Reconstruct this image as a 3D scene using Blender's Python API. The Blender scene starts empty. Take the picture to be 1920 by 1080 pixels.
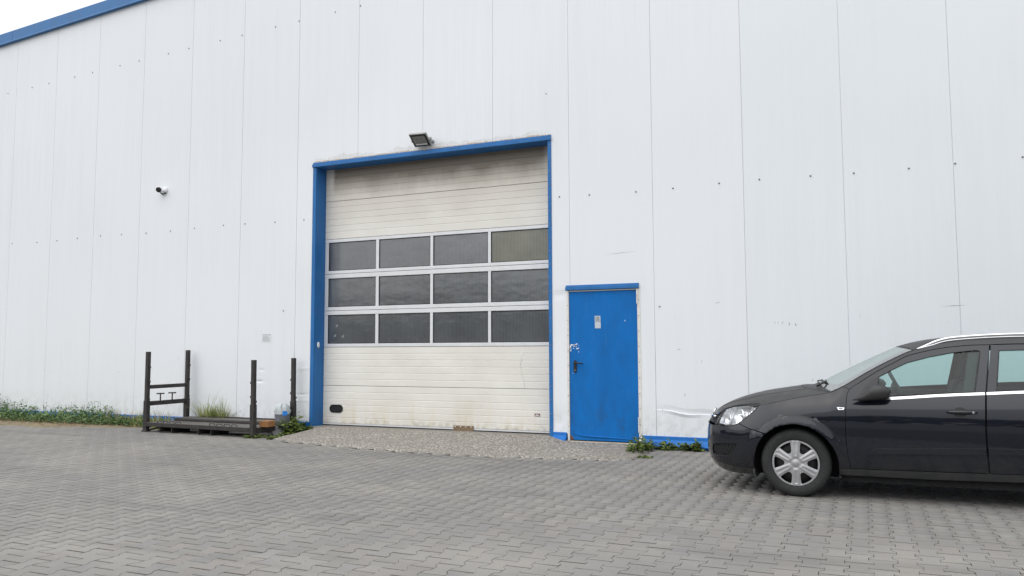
import bpy, bmesh, math, random, bisect
import numpy as np
from mathutils import Vector, Matrix
from mathutils.geometry import delaunay_2d_cdt
random.seed(7)
scene = bpy.context.scene
COL = scene.collection
R_ = math.radians

# ------------------------------------------------------------------ camera
CAM = Vector((10.9878, -10.6199, 1.305))
YAW, PITCH, ROLL, FOCAL = .4152, .0774, .0035, 1501.76
def cam_axes():
    cy, sy, cp, sp, cr_, sr = math.cos(YAW), math.sin(YAW), math.cos(PITCH), math.sin(PITCH), math.cos(ROLL), math.sin(ROLL)
    f = Vector((-sy * cp, cy * cp, sp)); r = Vector((cy, sy, 0)); d = f.cross(r)
    return cr_ * r + sr * d, -sr * r + cr_ * d, f
AR, AD, AF = cam_axes()
cd = bpy.data.cameras.new('camera'); cam = bpy.data.objects.new('camera', cd); COL.objects.link(cam)
m = Matrix.Identity(4)
for i in range(3):
    m[i][0], m[i][1], m[i][2], m[i][3] = AR[i], -AD[i], -AF[i], CAM[i]
cam.matrix_world = m
cd.sensor_width = 36; cd.lens = FOCAL / 1920 * 36; cd.clip_end = 2000; cd.clip_start = .05
scene.camera = cam
def to_px(p):
    v = Vector(p) - CAM; z = v.dot(AF)
    if z < .2: return None
    return 960 + FOCAL * v.dot(AR) / z, 540 + FOCAL * v.dot(AD) / z

# ------------------------------------------------------------------ sky, sun, exposure
SUN_EL, SUN_AZ = R_(52), R_(-152)     # azimuth of the sun, clockwise from +Y : behind and left of the camera
world = bpy.data.worlds.new('World'); scene.world = world; world.use_nodes = True
nt = world.node_tree; nt.nodes.clear()
wo = nt.nodes.new('ShaderNodeOutputWorld'); bg = nt.nodes.new('ShaderNodeBackground')
sky = nt.nodes.new('ShaderNodeTexSky'); sky.sky_type = 'NISHITA'; sky.sun_disc = False
sky.sun_elevation = SUN_EL; sky.sun_rotation = SUN_AZ; sky.air_density = 1.0; sky.dust_density = 3.0; sky.ozone_density = 1.0
mx = nt.nodes.new('ShaderNodeMix'); mx.data_type = 'RGBA'; mx.inputs[0].default_value = .80
# closed white cloud layer, brighter overhead than at the horizon as every overcast is
tcw = nt.nodes.new('ShaderNodeTexCoord'); sxw = nt.nodes.new('ShaderNodeSeparateXYZ'); mrw = nt.nodes.new('ShaderNodeMapRange')
mrw.inputs[3].default_value = .62; mrw.inputs[4].default_value = 1.55
vmw = nt.nodes.new('ShaderNodeVectorMath'); vmw.operation = 'SCALE'; vmw.inputs[0].default_value = (9.1, 9.3, 9.6)
nt.links.new(tcw.outputs['Generated'], sxw.inputs[0]); nt.links.new(sxw.outputs[2], mrw.inputs[0]); nt.links.new(mrw.outputs[0], vmw.inputs['Scale']); nt.links.new(vmw.outputs[0], mx.inputs[7])
nt.links.new(sky.outputs[0], mx.inputs[6]); nt.links.new(mx.outputs[2], bg.inputs[0])
bg.inputs[1].default_value = .10
nt.links.new(bg.outputs[0], wo.inputs[0])
sd = bpy.data.lights.new('sun', 'SUN'); sd.energy = .9; sd.angle = R_(85); sd.color = (1, .97, .93)
sun = bpy.data.objects.new('sun', sd); COL.objects.link(sun)
sdir = Vector((math.sin(SUN_AZ) * math.cos(SUN_EL), math.cos(SUN_AZ) * math.cos(SUN_EL), math.sin(SUN_EL)))
sun.rotation_euler = sdir.to_track_quat('Z', 'Y').to_euler(); sun.location = (0, -20, 30)
vs = scene.view_settings; vs.view_transform = 'Standard'; vs.look = 'None'; vs.gamma = 1; vs.use_curve_mapping = False
vs.exposure = .56

# ------------------------------------------------------------------ materials
def srgb(r, g, b):
    f = lambda c: (c / 255 / 12.92) if c / 255 <= .04045 else ((c / 255 + .055) / 1.055) ** 2.4
    return (f(r), f(g), f(b))
class N:
    """small node helper"""
    def __init__(s, name):
        s.m = bpy.data.materials.new(name); s.m.use_nodes = True; s.t = s.m.node_tree; s.t.nodes.clear()
        s.out = s.t.nodes.new('ShaderNodeOutputMaterial')
    def n(s, typ, ins=None, **kw):
        nd = s.t.nodes.new('ShaderNode' + typ)
        for k, v in kw.items(): setattr(nd, k, v)
        for k, v in (ins or {}).items():
            if isinstance(v, bpy.types.NodeSocket): s.t.links.new(v, nd.inputs[k])
            else: nd.inputs[k].default_value = v
        return nd
    def pos(s): return s.n('NewGeometry').outputs['Position']
    def scale(s, v, sc, off=(0, 0, 0)): return s.n('Mapping', {'Vector': v, 'Scale': sc, 'Location': off}).outputs[0]
    def noise(s, v, scale=5, detail=4, rough=.55): return s.n('TexNoise', {'Vector': v, 'Scale': scale, 'Detail': detail, 'Roughness': rough}).outputs['Fac']
    def ramp(s, v, a, b, lo=0., hi=1.): return s.n('MapRange', {'Value': v, 'From Min': a, 'From Max': b, 'To Min': lo, 'To Max': hi}).outputs[0]
    def mix(s, f, a, b, mode='MIX'):
        nd = s.t.nodes.new('ShaderNodeMix'); nd.data_type = 'RGBA'; nd.blend_type = mode; nd.clamp_factor = True
        for i, v in ((0, f), (6, a), (7, b)):
            if isinstance(v, bpy.types.NodeSocket): s.t.links.new(v, nd.inputs[i])
            else: nd.inputs[i].default_value = v if i == 0 else (tuple(v) + (1,))[:4]
        return nd.outputs[2]
    def math(s, op, a, b=0.): return s.n('Math', {0: a, 1: b}, operation=op).outputs[0]
    def sep(s, v): return s.n('SeparateXYZ', {0: v}).outputs
    def bump(s, h, strength=.3, dist=.01): return s.n('Bump', {'Height': h, 'Strength': strength, 'Distance': dist}).outputs[0]
    def bsdf(s, color, rough=.6, metal=0., spec=.5, normal=None, **kw):
        b = s.n('BsdfPrincipled'); 
        def put(k, v):
            if isinstance(v, bpy.types.NodeSocket): s.t.links.new(v, b.inputs[k])
            else: b.inputs[k].default_value = v
        put('Base Color', color if isinstance(color, bpy.types.NodeSocket) else tuple(color)[:3] + (1,))
        put('Roughness', rough); put('Metallic', metal); put('Specular IOR Level', spec)
        if normal is not None: put('Normal', normal)
        for k, v in kw.items(): put(k.replace('_', ' '), v)
        s.t.links.new(b.outputs[0], s.out.inputs[0]); return b
M = {}
def simple(name, col, rough=.6, metal=0., var=.12, scale=14, bump=.0, bscale=120, spec=.5, **kw):
    a = N(name); p = a.n('TexCoord').outputs['Object']
    f = a.noise(p, scale, 5); c = tuple(col)
    lo = tuple(x * (1 - var) for x in c); hi = tuple(min(1, x * (1 + var)) for x in c)
    nm = a.bump(a.noise(p, bscale, 3), bump, .004) if bump else None
    a.bsdf(a.mix(a.ramp(f, .3, .7), lo, hi), a.ramp(a.noise(p, scale * 2.3, 3), .3, .7, max(0, rough - .08), min(1, rough + .08)), metal, spec, nm, **kw)
    M[name] = a.m; return a.m

def mk_wall(name, base, dirt):
    a = N(name); p = a.pos(); s = a.sep(p)
    st = a.noise(a.scale(p, (34, 1, .55)), 1, 5, .65)               # rain streaks, vertical
    st2 = a.noise(a.scale(p, (7, 1, .35), (3, 0, 9)), 1, 5, .6)
    cl = a.noise(a.scale(p, (.30, 1, .28), (11, 0, 4)), 1, 3, .5)   # broad soiled patches
    f = a.math('MULTIPLY', a.math('ADD', a.ramp(st, .42, .72), a.ramp(st2, .42, .75)), a.ramp(cl, .38, .72, .15, .95))
    gr = a.noise(a.scale(p, (150, 1, 4)), 1, 3, .7)
    base = a.mix(a.ramp(a.noise(a.scale(p, (.16, 1, .20), (1.5, 0, 6)), 1, 2, .5), .36, .66), tuple(x * .95 for x in base), base)     # uneven weathering of the enamel
    c = a.mix(a.math('MULTIPLY', f, dirt), base, srgb(172, 178, 180))
    c = a.mix(a.ramp(gr, .58, .8, 0, .10), c, srgb(178, 182, 184))
    # splash dirt along the foot
    foot = a.math('MULTIPLY', a.ramp(s[2], .62, .14, 0, 1), a.ramp(a.noise(a.scale(p, (9, 1, 7)), 1, 6, .7), .45, .75))
    c = a.mix(a.math('MULTIPLY', foot, .55), c, srgb(150, 148, 140))
    # washed-out grime above the gate lintel
    gz = a.math('ADD', 4.405, a.math('MULTIPLY', a.ramp(a.noise(a.scale(p, (2.6, 1, .01)), 1, 4, .6), .3, .7), .13))
    gm = a.math('MULTIPLY', a.math('MULTIPLY', a.ramp(a.math('SUBTRACT', gz, s[2]), -.012, .015), a.ramp(s[2], 4.33, 4.34)), a.math('MULTIPLY', a.ramp(s[0], 2.68, 2.80), a.ramp(s[0], 6.95, 6.60)))
    c = a.mix(a.math('MULTIPLY', gm, a.ramp(st, .3, .7, .12, .45)), c, srgb(176, 172, 166))
    # scuffs
    sc = a.ramp(a.noise(a.scale(p, (26, 1, 9), (5, 0, 2)), 1, 2, .4), .735, .77)
    low = a.ramp(s[2], 2.4, .3, 0, 1)
    c = a.mix(a.math('MULTIPLY', a.math('MULTIPLY', sc, low), .6), c, srgb(120, 120, 120))
    h = a.math('ADD', a.noise(a.scale(p, (1.1, 1, .9)), 1, 2), a.math('MULTIPLY', a.noise(a.scale(p, (90, 1, 1.5)), 1, 2), .05))
    a.bsdf(c, .48, 0, .35, a.bump(h, .12, .02)); M[name] = a.m
mk_wall('wall_white', srgb(227, 230, 233), .13)
mk_wall('wall_white_clean', srgb(224, 229, 233), .12)
# stained cladding above the gate trim
def mk_blue(name, col, wear, rough=.42):
    a = N(name); p = a.pos(); s = a.sep(p)
    f = a.noise(a.scale(p, (5, 5, 2.2)), 1, 6, .62)
    c = a.mix(a.ramp(f, .3, .75), tuple(x * .86 for x in col), tuple(min(1, x * 1.14) for x in col))
    st = a.ramp(a.noise(a.scale(p, (40, 40, 3)), 1, 4, .6), .58, .8)
    c = a.mix(a.math('MULTIPLY', st, .25 * wear), c, srgb(120, 140, 165))
    sp = a.ramp(a.noise(a.scale(p, (60, 60, 45)), 1, 3, .6), .715, .74)
    c = a.mix(a.math('MULTIPLY', sp, .6 * wear), c, srgb(190, 195, 200))
    sm = a.math('MULTIPLY', a.ramp(a.noise(a.scale(p, (7, 7, 3.4), (1, 0, 3)), 1, 5, .65), .50, .72), a.math('MULTIPLY', a.ramp(s[2], .85, .35), a.ramp(s[2], .02, .2)))
    c = a.mix(a.math('MULTIPLY', sm, .5), c, srgb(40, 62, 92))
    a.bsdf(c, a.ramp(f, .3, .7, rough - .07, rough + .1), 0, .25, a.bump(a.noise(a.scale(p, (3, 3, 3)), 1, 3), .12, .01)); M[name] = a.m
mk_blue('blue_trim', srgb(44, 106, 166), .6)
mk_blue('blue_door', srgb(0, 102, 176), .4, .6)
mk_blue('blue_fascia', srgb(66, 116, 168), .3)
mk_blue('blue_plinth', srgb(28, 106, 184), .8)

# gate leaf enamel: cream, soot and painted lintel shade along the top, rust bleeding low down
def mk_gate():
    a = N('gate_cream'); p = a.pos(); s = a.sep(p)
    base = a.mix(a.ramp(a.noise(a.scale(p, (1.4, 1, 2.2)), 1, 4), .3, .7), srgb(214, 211, 203), srgb(226, 224, 217))
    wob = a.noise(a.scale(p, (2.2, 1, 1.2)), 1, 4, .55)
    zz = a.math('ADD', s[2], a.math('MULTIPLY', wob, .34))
    soot_shade = a.math('POWER', a.ramp(zz, 3.95, 4.30, 0, 1), 1.2)  # soot stain, with the deep shade under the lintel painted into it
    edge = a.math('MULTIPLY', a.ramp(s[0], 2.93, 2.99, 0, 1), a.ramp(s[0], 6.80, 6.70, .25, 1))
    c = a.mix(a.math('MULTIPLY', a.math('MULTIPLY', soot_shade, edge), .95), base, srgb(62, 54, 46))
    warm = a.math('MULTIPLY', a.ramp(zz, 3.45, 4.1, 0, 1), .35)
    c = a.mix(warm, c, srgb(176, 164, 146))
    rs = a.noise(a.scale(p, (6, 1, 1.1), (2, 0, 5)), 1, 5, .65)
    low = a.math('MULTIPLY', a.ramp(s[2], .62, .12, 0, 1), a.ramp(rs, .45, .72))
    c = a.mix(a.math('MULTIPLY', low, .5), c, srgb(200, 182, 140))
    low2 = a.math('MULTIPLY', a.ramp(s[2], .26, .10, 0, 1), a.ramp(a.noise(a.scale(p, (14, 1, 12)), 1, 5), .45, .7))
    c = a.mix(a.math('MULTIPLY', low2, .6), c, srgb(120, 104, 82))
    bl = a.ramp(a.noise(a.scale(p, (3.2, 1, 22), (1, 0, 7)), 1, 4, .6), .66, .8)
    c = a.mix(a.math('MULTIPLY', bl, .3), c, srgb(150, 140, 122))
    gr = a.noise(a.scale(p, (160, 1, 160)), 1, 2)
    a.bsdf(c, .42, 0, .4, a.bump(a.math('ADD', a.math('MULTIPLY', a.noise(a.scale(p, (4, 1, 6)), 1, 3), .7), a.math('MULTIPLY', gr, .12)), .18, .006)); M['gate_cream'] = a.m
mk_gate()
def mk_pane(name, col, ior, rough=.13):
    a = N(name); p = a.pos()
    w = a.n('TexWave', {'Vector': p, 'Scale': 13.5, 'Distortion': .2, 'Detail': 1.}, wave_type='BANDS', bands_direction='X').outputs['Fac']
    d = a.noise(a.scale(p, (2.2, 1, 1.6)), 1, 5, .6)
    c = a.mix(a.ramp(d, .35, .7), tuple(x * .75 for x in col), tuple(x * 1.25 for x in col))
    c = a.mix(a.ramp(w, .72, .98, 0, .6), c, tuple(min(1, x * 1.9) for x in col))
    gr = a.ramp(a.noise(a.scale(p, (9, 1, 5), (3, 0, 1)), 1, 6, .7), .62, .85)
    c = a.mix(a.math('MULTIPLY', gr, .4), c, srgb(120, 116, 104))
    a.bsdf(c, rough, 0, .5, a.bump(a.math('ADD', w, a.math('MULTIPLY', a.noise(a.scale(p, (1.3, 1, 2.2)), 1, 3), 5.0)), .12, .012), IOR=ior); M[name] = a.m
mk_pane('pane_grey', srgb(74, 77, 81), 2.2)
mk_pane('pane_olive', srgb(98, 98, 86), 1.8, .25)
simple('aluminium', srgb(214, 216, 218), .42, .1, .05, 6)
simple('dark_rubber', srgb(38, 37, 36), .8, 0, .2)
simple('black_plastic', srgb(26, 26, 27), .5, 0, .15)
simple('dark_gap', srgb(60, 62, 64), .9, 0, .1)
simple('paver_edge', srgb(90, 87, 81), .95, 0, .15, 30)
simple('screw_zinc', srgb(128, 128, 128), .5, .2, .1)
simple('worn_wood', srgb(122, 104, 80), .85, 0, .25, 40, .3)
simple('orange_wood', srgb(150, 106, 66), .75, 0, .2, 30, .3)
simple('frame_white', srgb(214, 212, 206), .5, 0, .1, 20)
simple('rusty_white', srgb(190, 178, 160), .7, 0, .25, 60)
simple('lamp_grey', srgb(150, 150, 148), .45, .4, .1)
simple('lamp_glass', srgb(128, 128, 122), .25, 0, .1, spec=.7)
simple('white_plastic', srgb(225, 226, 228), .4, 0, .05)
simple('paper', srgb(214, 216, 217), .8, 0, .05)
simple('sticker_ink', srgb(130, 134, 138), .8, 0, .1)
simple('sticker_silver', srgb(180, 190, 200), .5, 0, .15, 60)
simple('white_paint', srgb(228, 232, 236), .6, 0, .05)
simple('bucket_grey', srgb(104, 106, 114), .6, 0, .15, 30)
simple('blue_sticker', srgb(40, 130, 215), .45, 0, .08)
simple('slab_grey', srgb(104, 104, 104), .85, 0, .15, 12, .4)
def mk_steel():
    a = N('rack_steel'); p = a.pos()
    f = a.noise(a.scale(p, (9, 9, 9)), 1, 6, .65); g = a.noise(a.scale(p, (40, 40, 16)), 1, 4, .7)
    c = a.mix(a.ramp(f, .35, .7), srgb(44, 42, 42), srgb(64, 60, 58))
    c = a.mix(a.ramp(g, .60, .78, 0, .6), c, srgb(112, 94, 80))
    nz = a.sep(a.n('NewGeometry').outputs['Normal'])[2]
    c = a.mix(a.math('MULTIPLY', a.ramp(nz, .6, .95), .55), c, srgb(108, 104, 98))     # dust lying on the flat tops
    a.bsdf(c, .62, .1, .4, a.bump(g, .3, .004)); M['rack_steel'] = a.m
mk_steel()
def mk_paver(name, use_attr):
    a = N(name); p = a.pos(); s = a.sep(p)
    if use_attr: t = a.n('Attribute', attribute_name='tone').outputs['Fac']
    else: t = a.n('ObjectInfo').outputs['Random']
    t2 = a.n('TexWhiteNoise', {'W': t}, noise_dimensions='1D').outputs['Value']
    c = a.mix(t, srgb(115, 112, 106), srgb(132, 128, 121))
    c = a.mix(a.ramp(t2, .72, 1, 0, .32), c, srgb(134, 122, 114))
    c = a.mix(a.ramp(t2, .25, 0, 0, .25), c, srgb(112, 114, 122))
    big = a.noise(a.scale(p, (.34, .5, 1)), 1, 5, .55)
    c = a.mix(a.ramp(big, .36, .66, .0, .75), c, srgb(108, 106, 104))
    big2 = a.noise(a.scale(p, (.8, 1.1, 1), (7, 3, 0)), 1, 4, .5)
    c = a.mix(a.ramp(big2, .46, .72, 0, .5), c, srgb(146, 141, 132))
    fine = a.noise(a.scale(p, (1, 1, 1)), 190, 3, .7)
    c = a.mix(a.ramp(fine, .3, .7, .0, 1.), a.mix(.22, c, (0, 0, 0)), a.mix(.10, c, (1, 1, 1)))
    spk = a.ramp(a.noise(p, 75, 2, .5), .70, .76)
    c = a.mix(a.math('MULTIPLY', spk, .35), c, srgb(185, 180, 172))
    oil = a.ramp(a.noise(a.scale(p, (.9, .9, 1), (2, 8, 0)), 1, 3, .4), .68, .8)
    c = a.mix(a.math('MULTIPLY', oil, .4), c, srgb(74, 73, 72))
    tyre = a.math('MULTIPLY', a.ramp(a.noise(a.scale(p, (.22, 2.6, 1), (4, 1, 0)), 1, 4, .55), .56, .70), .35)     # faint wheel tracks along the yard
    c = a.mix(tyre, c, srgb(92, 90, 89))
    a.bsdf(c, .86, 0, .3, a.bump(fine, .35, .003)); M[name] = a.m
mk_paver('paver_concrete', False); mk_paver('paver_concrete_field', True)
def mk_ground(name, c1, c2, sc, bump=.5, c3=None):
    a = N(name); p = a.pos()
    f = a.noise(p, sc, 8, .7); g = a.noise(p, .5, 4)
    c = a.mix(a.ramp(f, .3, .7), c1, c2); c = a.mix(a.ramp(g, .35, .7, 0, .35), c, tuple(x * .7 for x in c1))
    if c3: c = a.mix(a.ramp(a.noise(p, sc * .23, 4, .6), .52, .66), c, c3)
    a.bsdf(c, .92, 0, .2, a.bump(f, bump, .02)); M[name] = a.m
mk_ground('joint_sand', srgb(74, 72, 66), srgb(104, 100, 92), 60, .3)
mk_ground('far_ground', srgb(112, 110, 107), srgb(138, 135, 131), 20, .2)
mk_ground('soil', srgb(112, 100, 80), srgb(152, 140, 116), 30, .8, srgb(96, 84, 66))
def mk_apron():
    a = N('aggregate_concrete'); p = a.pos(); s = a.sep(p)
    v = a.n('TexVoronoi', {'Vector': p, 'Scale': 34.}, feature='F1')
    stone = a.mix(a.sep(v.outputs['Color'])[0], srgb(138, 133, 126), srgb(188, 183, 174))
    dirt = a.noise(a.scale(p, (.8, 1.6, 1)), 1, 6, .6)
    c = a.mix(a.ramp(v.outputs['Distance'], .35, .6), stone, srgb(118, 113, 105))
    c = a.mix(a.ramp(dirt, .46, .66, 0, .55), c, srgb(132, 128, 121))
    right = a.math('MULTIPLY', a.ramp(s[0], 7.6, 8.4, 0, 1), .35)
    c = a.mix(right, c, srgb(104, 98, 90))
    h = a.math('ADD', a.ramp(v.outputs['Distance'], .0, .6, 1, 0), a.math('MULTIPLY', dirt, .6))
    a.bsdf(c, .9, 0, .25, a.bump(h, .4, .012)); M['aggregate_concrete'] = a.m
mk_apron()
simple('sill_concrete', srgb(128, 124, 116), .9, 0, .25, 18, .5, 60)
def mk_leaf(name, c1, c2, tr=.25):
    a = N(name); t = a.n('Attribute', attribute_name='tone').outputs['Fac']
    c = a.mix(t, c1, c2)
    d = a.n('BsdfPrincipled', {'Base Color': c, 'Roughness': .55, 'Specular IOR Level': .3})
    tl = a.n('BsdfTranslucent', {'Color': c}); ms = a.n('MixShader', {0: tr, 1: d.outputs[0], 2: tl.outputs[0]})
    a.t.links.new(ms.outputs[0], a.out.inputs[0]); M[name] = a.m
mk_leaf('grass_blade', srgb(104, 122, 60), srgb(184, 186, 124))
mk_leaf('weed_leaf', srgb(52, 84, 46), srgb(128, 150, 98))
mk_leaf('bush_leaf', srgb(46, 66, 32), srgb(112, 128, 64))
mk_leaf('dry_straw', srgb(120, 104, 72), srgb(178, 160, 118))
mk_leaf('wood_leaf', srgb(50, 62, 44), srgb(84, 98, 66), .1)

# car materials
def mk_paint(name, col, dust):
    a = N(name); p = a.n('TexCoord').outputs['Object']; s = a.sep(p)
    nz = a.sep(a.n('NewGeometry').outputs['Normal'])[2]
    D = a.math('MULTIPLY', a.ramp(a.noise(p, 7, 6, .6), .25, .75, .7, 1.), a.ramp(nz, .45, .85, 0, 1)); d = a.math('MULTIPLY', D, dust)
    low = a.math('MULTIPLY', a.ramp(s[2], .50, .18, 0, .26), a.ramp(a.noise(a.scale(p, (5, 5, 3)), 1, 6, .6), .3, .75))
    c = a.mix(a.math('MAXIMUM', d, low), col, srgb(98, 96, 90))
    q = a.math('MAXIMUM', D, a.math('MULTIPLY', low, 1.6))
    b = a.bsdf(c, a.ramp(q, 0, 1, .16, .62), 0, a.ramp(q, 0, 1, .14, .12), None, Coat_Weight=a.ramp(q, 0, 1, .85, .06), Coat_Roughness=a.ramp(q, 0, .7, .03, .35)); M[name] = a.m
mk_paint('car_paint', srgb(20, 23, 32), .36)
mk_paint('car_valance', srgb(48, 50, 53), .3)
simple('trim_plastic', srgb(42, 43, 45), .55, 0, .1, 20)
simple('mirror_plastic', srgb(40, 40, 41), .45, 0, .08, 20)
simple('tyre_rubber', srgb(37, 38, 38), .8, 0, .2, 18, .35, 90)
simple('hubcap_silver', srgb(164, 164, 166), .40, .45, .08, 8)
simple('rim_black', srgb(24, 24, 25), .6, .3, .1)
simple('chrome', srgb(225, 226, 228), .14, 1., .03)
simple('reflector', srgb(236, 238, 240), .20, .55, .04)
simple('seat_fabric', srgb(58, 60, 64), .85, 0, .1, 30)
simple('cabin_plastic', srgb(66, 68, 70), .7, 0, .08)
simple('cabin_light', srgb(120, 122, 122), .8, 0, .06)
simple('tail_red', srgb(140, 22, 24), .25, 0, .05)
simple('liner_black', srgb(17, 17, 18), .9, 0, .1)
def mk_glass(name, tint, dirt=.0, refl=.8):
    a = N(name)
    fr = a.n('Fresnel', {'IOR': 1.52}).outputs[0]
    tr = a.n('BsdfTransparent', {'Color': tuple(tint) + (1,)}); gl = a.n('BsdfGlossy', {'Color': (1, 1, 1, 1), 'Roughness': .03})
    ms = a.n('MixShader', {0: a.math('MULTIPLY', fr, refl), 1: tr.outputs[0], 2: gl.outputs[0]}); sh = ms.outputs[0]
    if dirt:
        df = a.n('BsdfDiffuse', {'Color': srgb(205, 212, 212) + (1,)})
        sh = a.n('MixShader', {0: dirt, 1: sh, 2: df.outputs[0]}).outputs[0]
    a.t.links.new(sh, a.out.inputs[0]); M[name] = a.m
mk_glass('side_glass', (.66, .82, .80)); mk_glass('windscreen_glass', (.50, .66, .60), .05, .55); mk_glass('lamp_lens', (.95, .96, .97))
mk_glass('clear_film', (.95, .96, .97), .72)

# ------------------------------------------------------------------ mesh helpers
class MB:
    def __init__(s): s.v = []; s.f = []; s.tone = None
    def add(s, vs, fs):
        o = len(s.v); s.v += [tuple(x) for x in vs]; s.f += [tuple(i + o for i in f) for f in fs]; return s
    def box(s, x0, x1, y0, y1, z0, z1, M_=None):
        vs = [(x, y, z) for x in (x0, x1) for y in (y0, y1) for z in (z0, z1)]
        if M_ is not None: vs = [tuple(M_ @ Vector(q)) for q in vs]
        return s.add(vs, [(0, 1, 3, 2), (4, 6, 7, 5), (0, 4, 5, 1), (2, 3, 7, 6), (0, 2, 6, 4), (1, 5, 7, 3)])
    def prism(s, poly, y0, y1):              # polygon in XZ extruded along Y; counter-clockwise seen from -Y
        n = len(poly); vs = [(x, y0, z) for x, z in poly] + [(x, y1, z) for x, z in poly]
        return s.add(vs, [tuple(range(n)), tuple(range(2 * n - 1, n - 1, -1))] + [(i, i + n, (i + 1) % n + n, (i + 1) % n) for i in range(n)])
    def extrude_x(s, prof, x0, x1):          # closed profile in YZ swept along X
        n = len(prof); vs = [(x0, y, z) for y, z in prof] + [(x1, y, z) for y, z in prof]
        return s.add(vs, [tuple(range(n - 1, -1, -1)), tuple(range(n, 2 * n))] + [(i, (i + 1) % n, (i + 1) % n + n, i + n) for i in range(n)])
    def tube(s, pts, r, n=8, cap=True):
        pts = [Vector(p) for p in pts]; rs = r if isinstance(r, (list, tuple)) else [r] * len(pts); vs = []; fs = []
        up = Vector((0, 0, 1))
        for i, p in enumerate(pts):
            t = (pts[min(i + 1, len(pts) - 1)] - pts[max(i - 1, 0)]).normalized()
            a = t.cross(up); a = t.cross(Vector((1, 0, 0))) if a.length < .1 else a; a.normalize(); b = t.cross(a)
            vs += [p + rs[i] * (math.cos(2 * math.pi * k / n) * a + math.sin(2 * math.pi * k / n) * b) for k in range(n)]
        for i in range(len(pts) - 1):
            fs += [(i * n + k, i * n + (k + 1) % n, (i + 1) * n + (k + 1) % n, (i + 1) * n + k) for k in range(n)]
        if cap: fs += [tuple(range(n - 1, -1, -1)), tuple((len(pts) - 1) * n + k for k in range(n))]
        return s.add(vs, fs)
    def lathe(s, prof, M_, n=48, closed=False):   # prof (r, h) about local Z of M_
        vs = []; fs = []
        for r, h in prof: vs += [M_ @ Vector((r * math.cos(2 * math.pi * k / n), r * math.sin(2 * math.pi * k / n), h)) for k in range(n)]
        L = len(prof)
        for i in range(L if closed else L - 1):
            j = (i + 1) % L
            fs += [(i * n + k, i * n + (k + 1) % n, j * n + (k + 1) % n, j * n + k) for k in range(n)]
        return s.add(vs, fs)
    def build(s, name, mat, parent=None, smooth=False, bevel=0., origin=None, auto=None):
        o = Vector((0, 0, 0)); q = parent
        while q is not None: o += q.location; q = q.parent
        if origin is not None: o = Vector(origin)
        me = bpy.data.meshes.new(name); me.from_pydata([(x - o[0], y - o[1], z - o[2]) for x, y, z in s.v], [], s.f)
        me.validate(); me.update()
        if s.tone is not None:
            at = me.attributes.new('tone', 'FLOAT', 'POINT'); at.data.foreach_set('value', s.tone)
        me.materials.append(M[mat])
        ob = bpy.data.objects.new(name, me); COL.objects.link(ob)
        if parent is not None: ob.parent = parent
        elif origin is not None: ob.location = origin
        if smooth: me.polygons.foreach_set('use_smooth', [True] * len(me.polygons))
        if auto is not None:
            me.polygons.foreach_set('use_smooth', [True] * len(me.polygons)); me.set_sharp_from_angle(angle=R_(auto))
        if bevel:
            b = ob.modifiers.new('bevel', 'BEVEL'); b.width = bevel; b.segments = 2; b.limit_method = 'ANGLE'; b.angle_limit = R_(40)
        return ob
def tag(o, label, cat=None, group=None, kind=None):
    if label: o['label'] = label
    if cat: o['category'] = cat
    if group: o['group'] = group
    if kind: o['kind'] = kind
    return o
def thing(name, loc, label, cat, group=None):
    o = bpy.data.objects.new(name, None); o.empty_display_size = .2; o.location = loc; COL.objects.link(o)
    return tag(o, label, cat, group)
def rot(ax, deg, at=(0, 0, 0)): return Matrix.Translation(Vector(at)) @ Matrix.Rotation(R_(deg), 4, ax)

# ================================================================== the setting
mb = MB(); mb.add([(-500, -500, -.03), (500, -500, -.03), (500, 500, -.03), (-500, 500, -.03)], [(0, 1, 2, 3)])
tag(mb.build('ground', 'far_ground'), None, kind='structure')
# distant wood behind the camera: what the gate panes and the car's flank mirror
def far_wood():
    rnd = random.Random(3); mb = MB(); tone = []
    for i in range(2600):
        a = rnd.uniform(-1.25, 1.25); d = rnd.uniform(150, 190); h = 9 + 6 * (.5 + .5 * math.sin(a * 5 + 1.2)) + 3 * math.sin(a * 17)
        x = 6 + d * math.sin(a); y = -d * math.cos(a); z = max(0, h) * math.sqrt(rnd.random()); r = rnd.uniform(1.6, 3.4)
        c = Vector((x, y, z)); vs = [c + Vector((rnd.gauss(0, 1), rnd.gauss(0, 1), rnd.gauss(0, .8))) * r for _ in range(4)]
        mb.add(vs, [(0, 1, 2), (0, 2, 3), (0, 3, 1), (1, 3, 2)]); tone += [rnd.random()] * 4
    mb.tone = tone; return mb.build('far_wood', 'wood_leaf')
tag(far_wood(), 'dark belt of far trees across the yard', kind='stuff')

# ---- interlocking I-shaped pavers, rows parallel to the wall
PX_, PY_ = .1345, .225
def ring(shrink, z, end):
    w, n, a, b, e = .0820 - shrink, .0525 - shrink, .0375 - shrink * .4, .0750 - shrink * .4, .1125 - end
    r = [(n, -a), (n, a), (w, b), (w, e), (-w, e), (-w, b), (-n, a), (-n, -a), (-w, -b), (-w, -e), (w, -e), (w, -b)]
    return [(x, y, z) for x, y in r]
PV = ring(.0017, 0, .0064) + ring(.0007, -.0016, .0022) + ring(.0007, -.03, .0022)
PF = [tuple(range(12))] + [(12 + i, 12 + (i + 1) % 12, (i + 1) % 12, i) for i in range(12)] + [(24 + i, 24 + (i + 1) % 12, 12 + (i + 1) % 12, 12 + i) for i in range(12)]
APRON = [(2.72, -.02), (2.76, -.55), (2.80, -1.02), (3.25, -1.20), (4.40, -1.42), (5.4, -1.56), (6.3, -1.60), (7.3, -1.50), (8.1, -1.34), (8.36, -1.12), (8.40, -.6), (8.34, -.02)]
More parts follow.
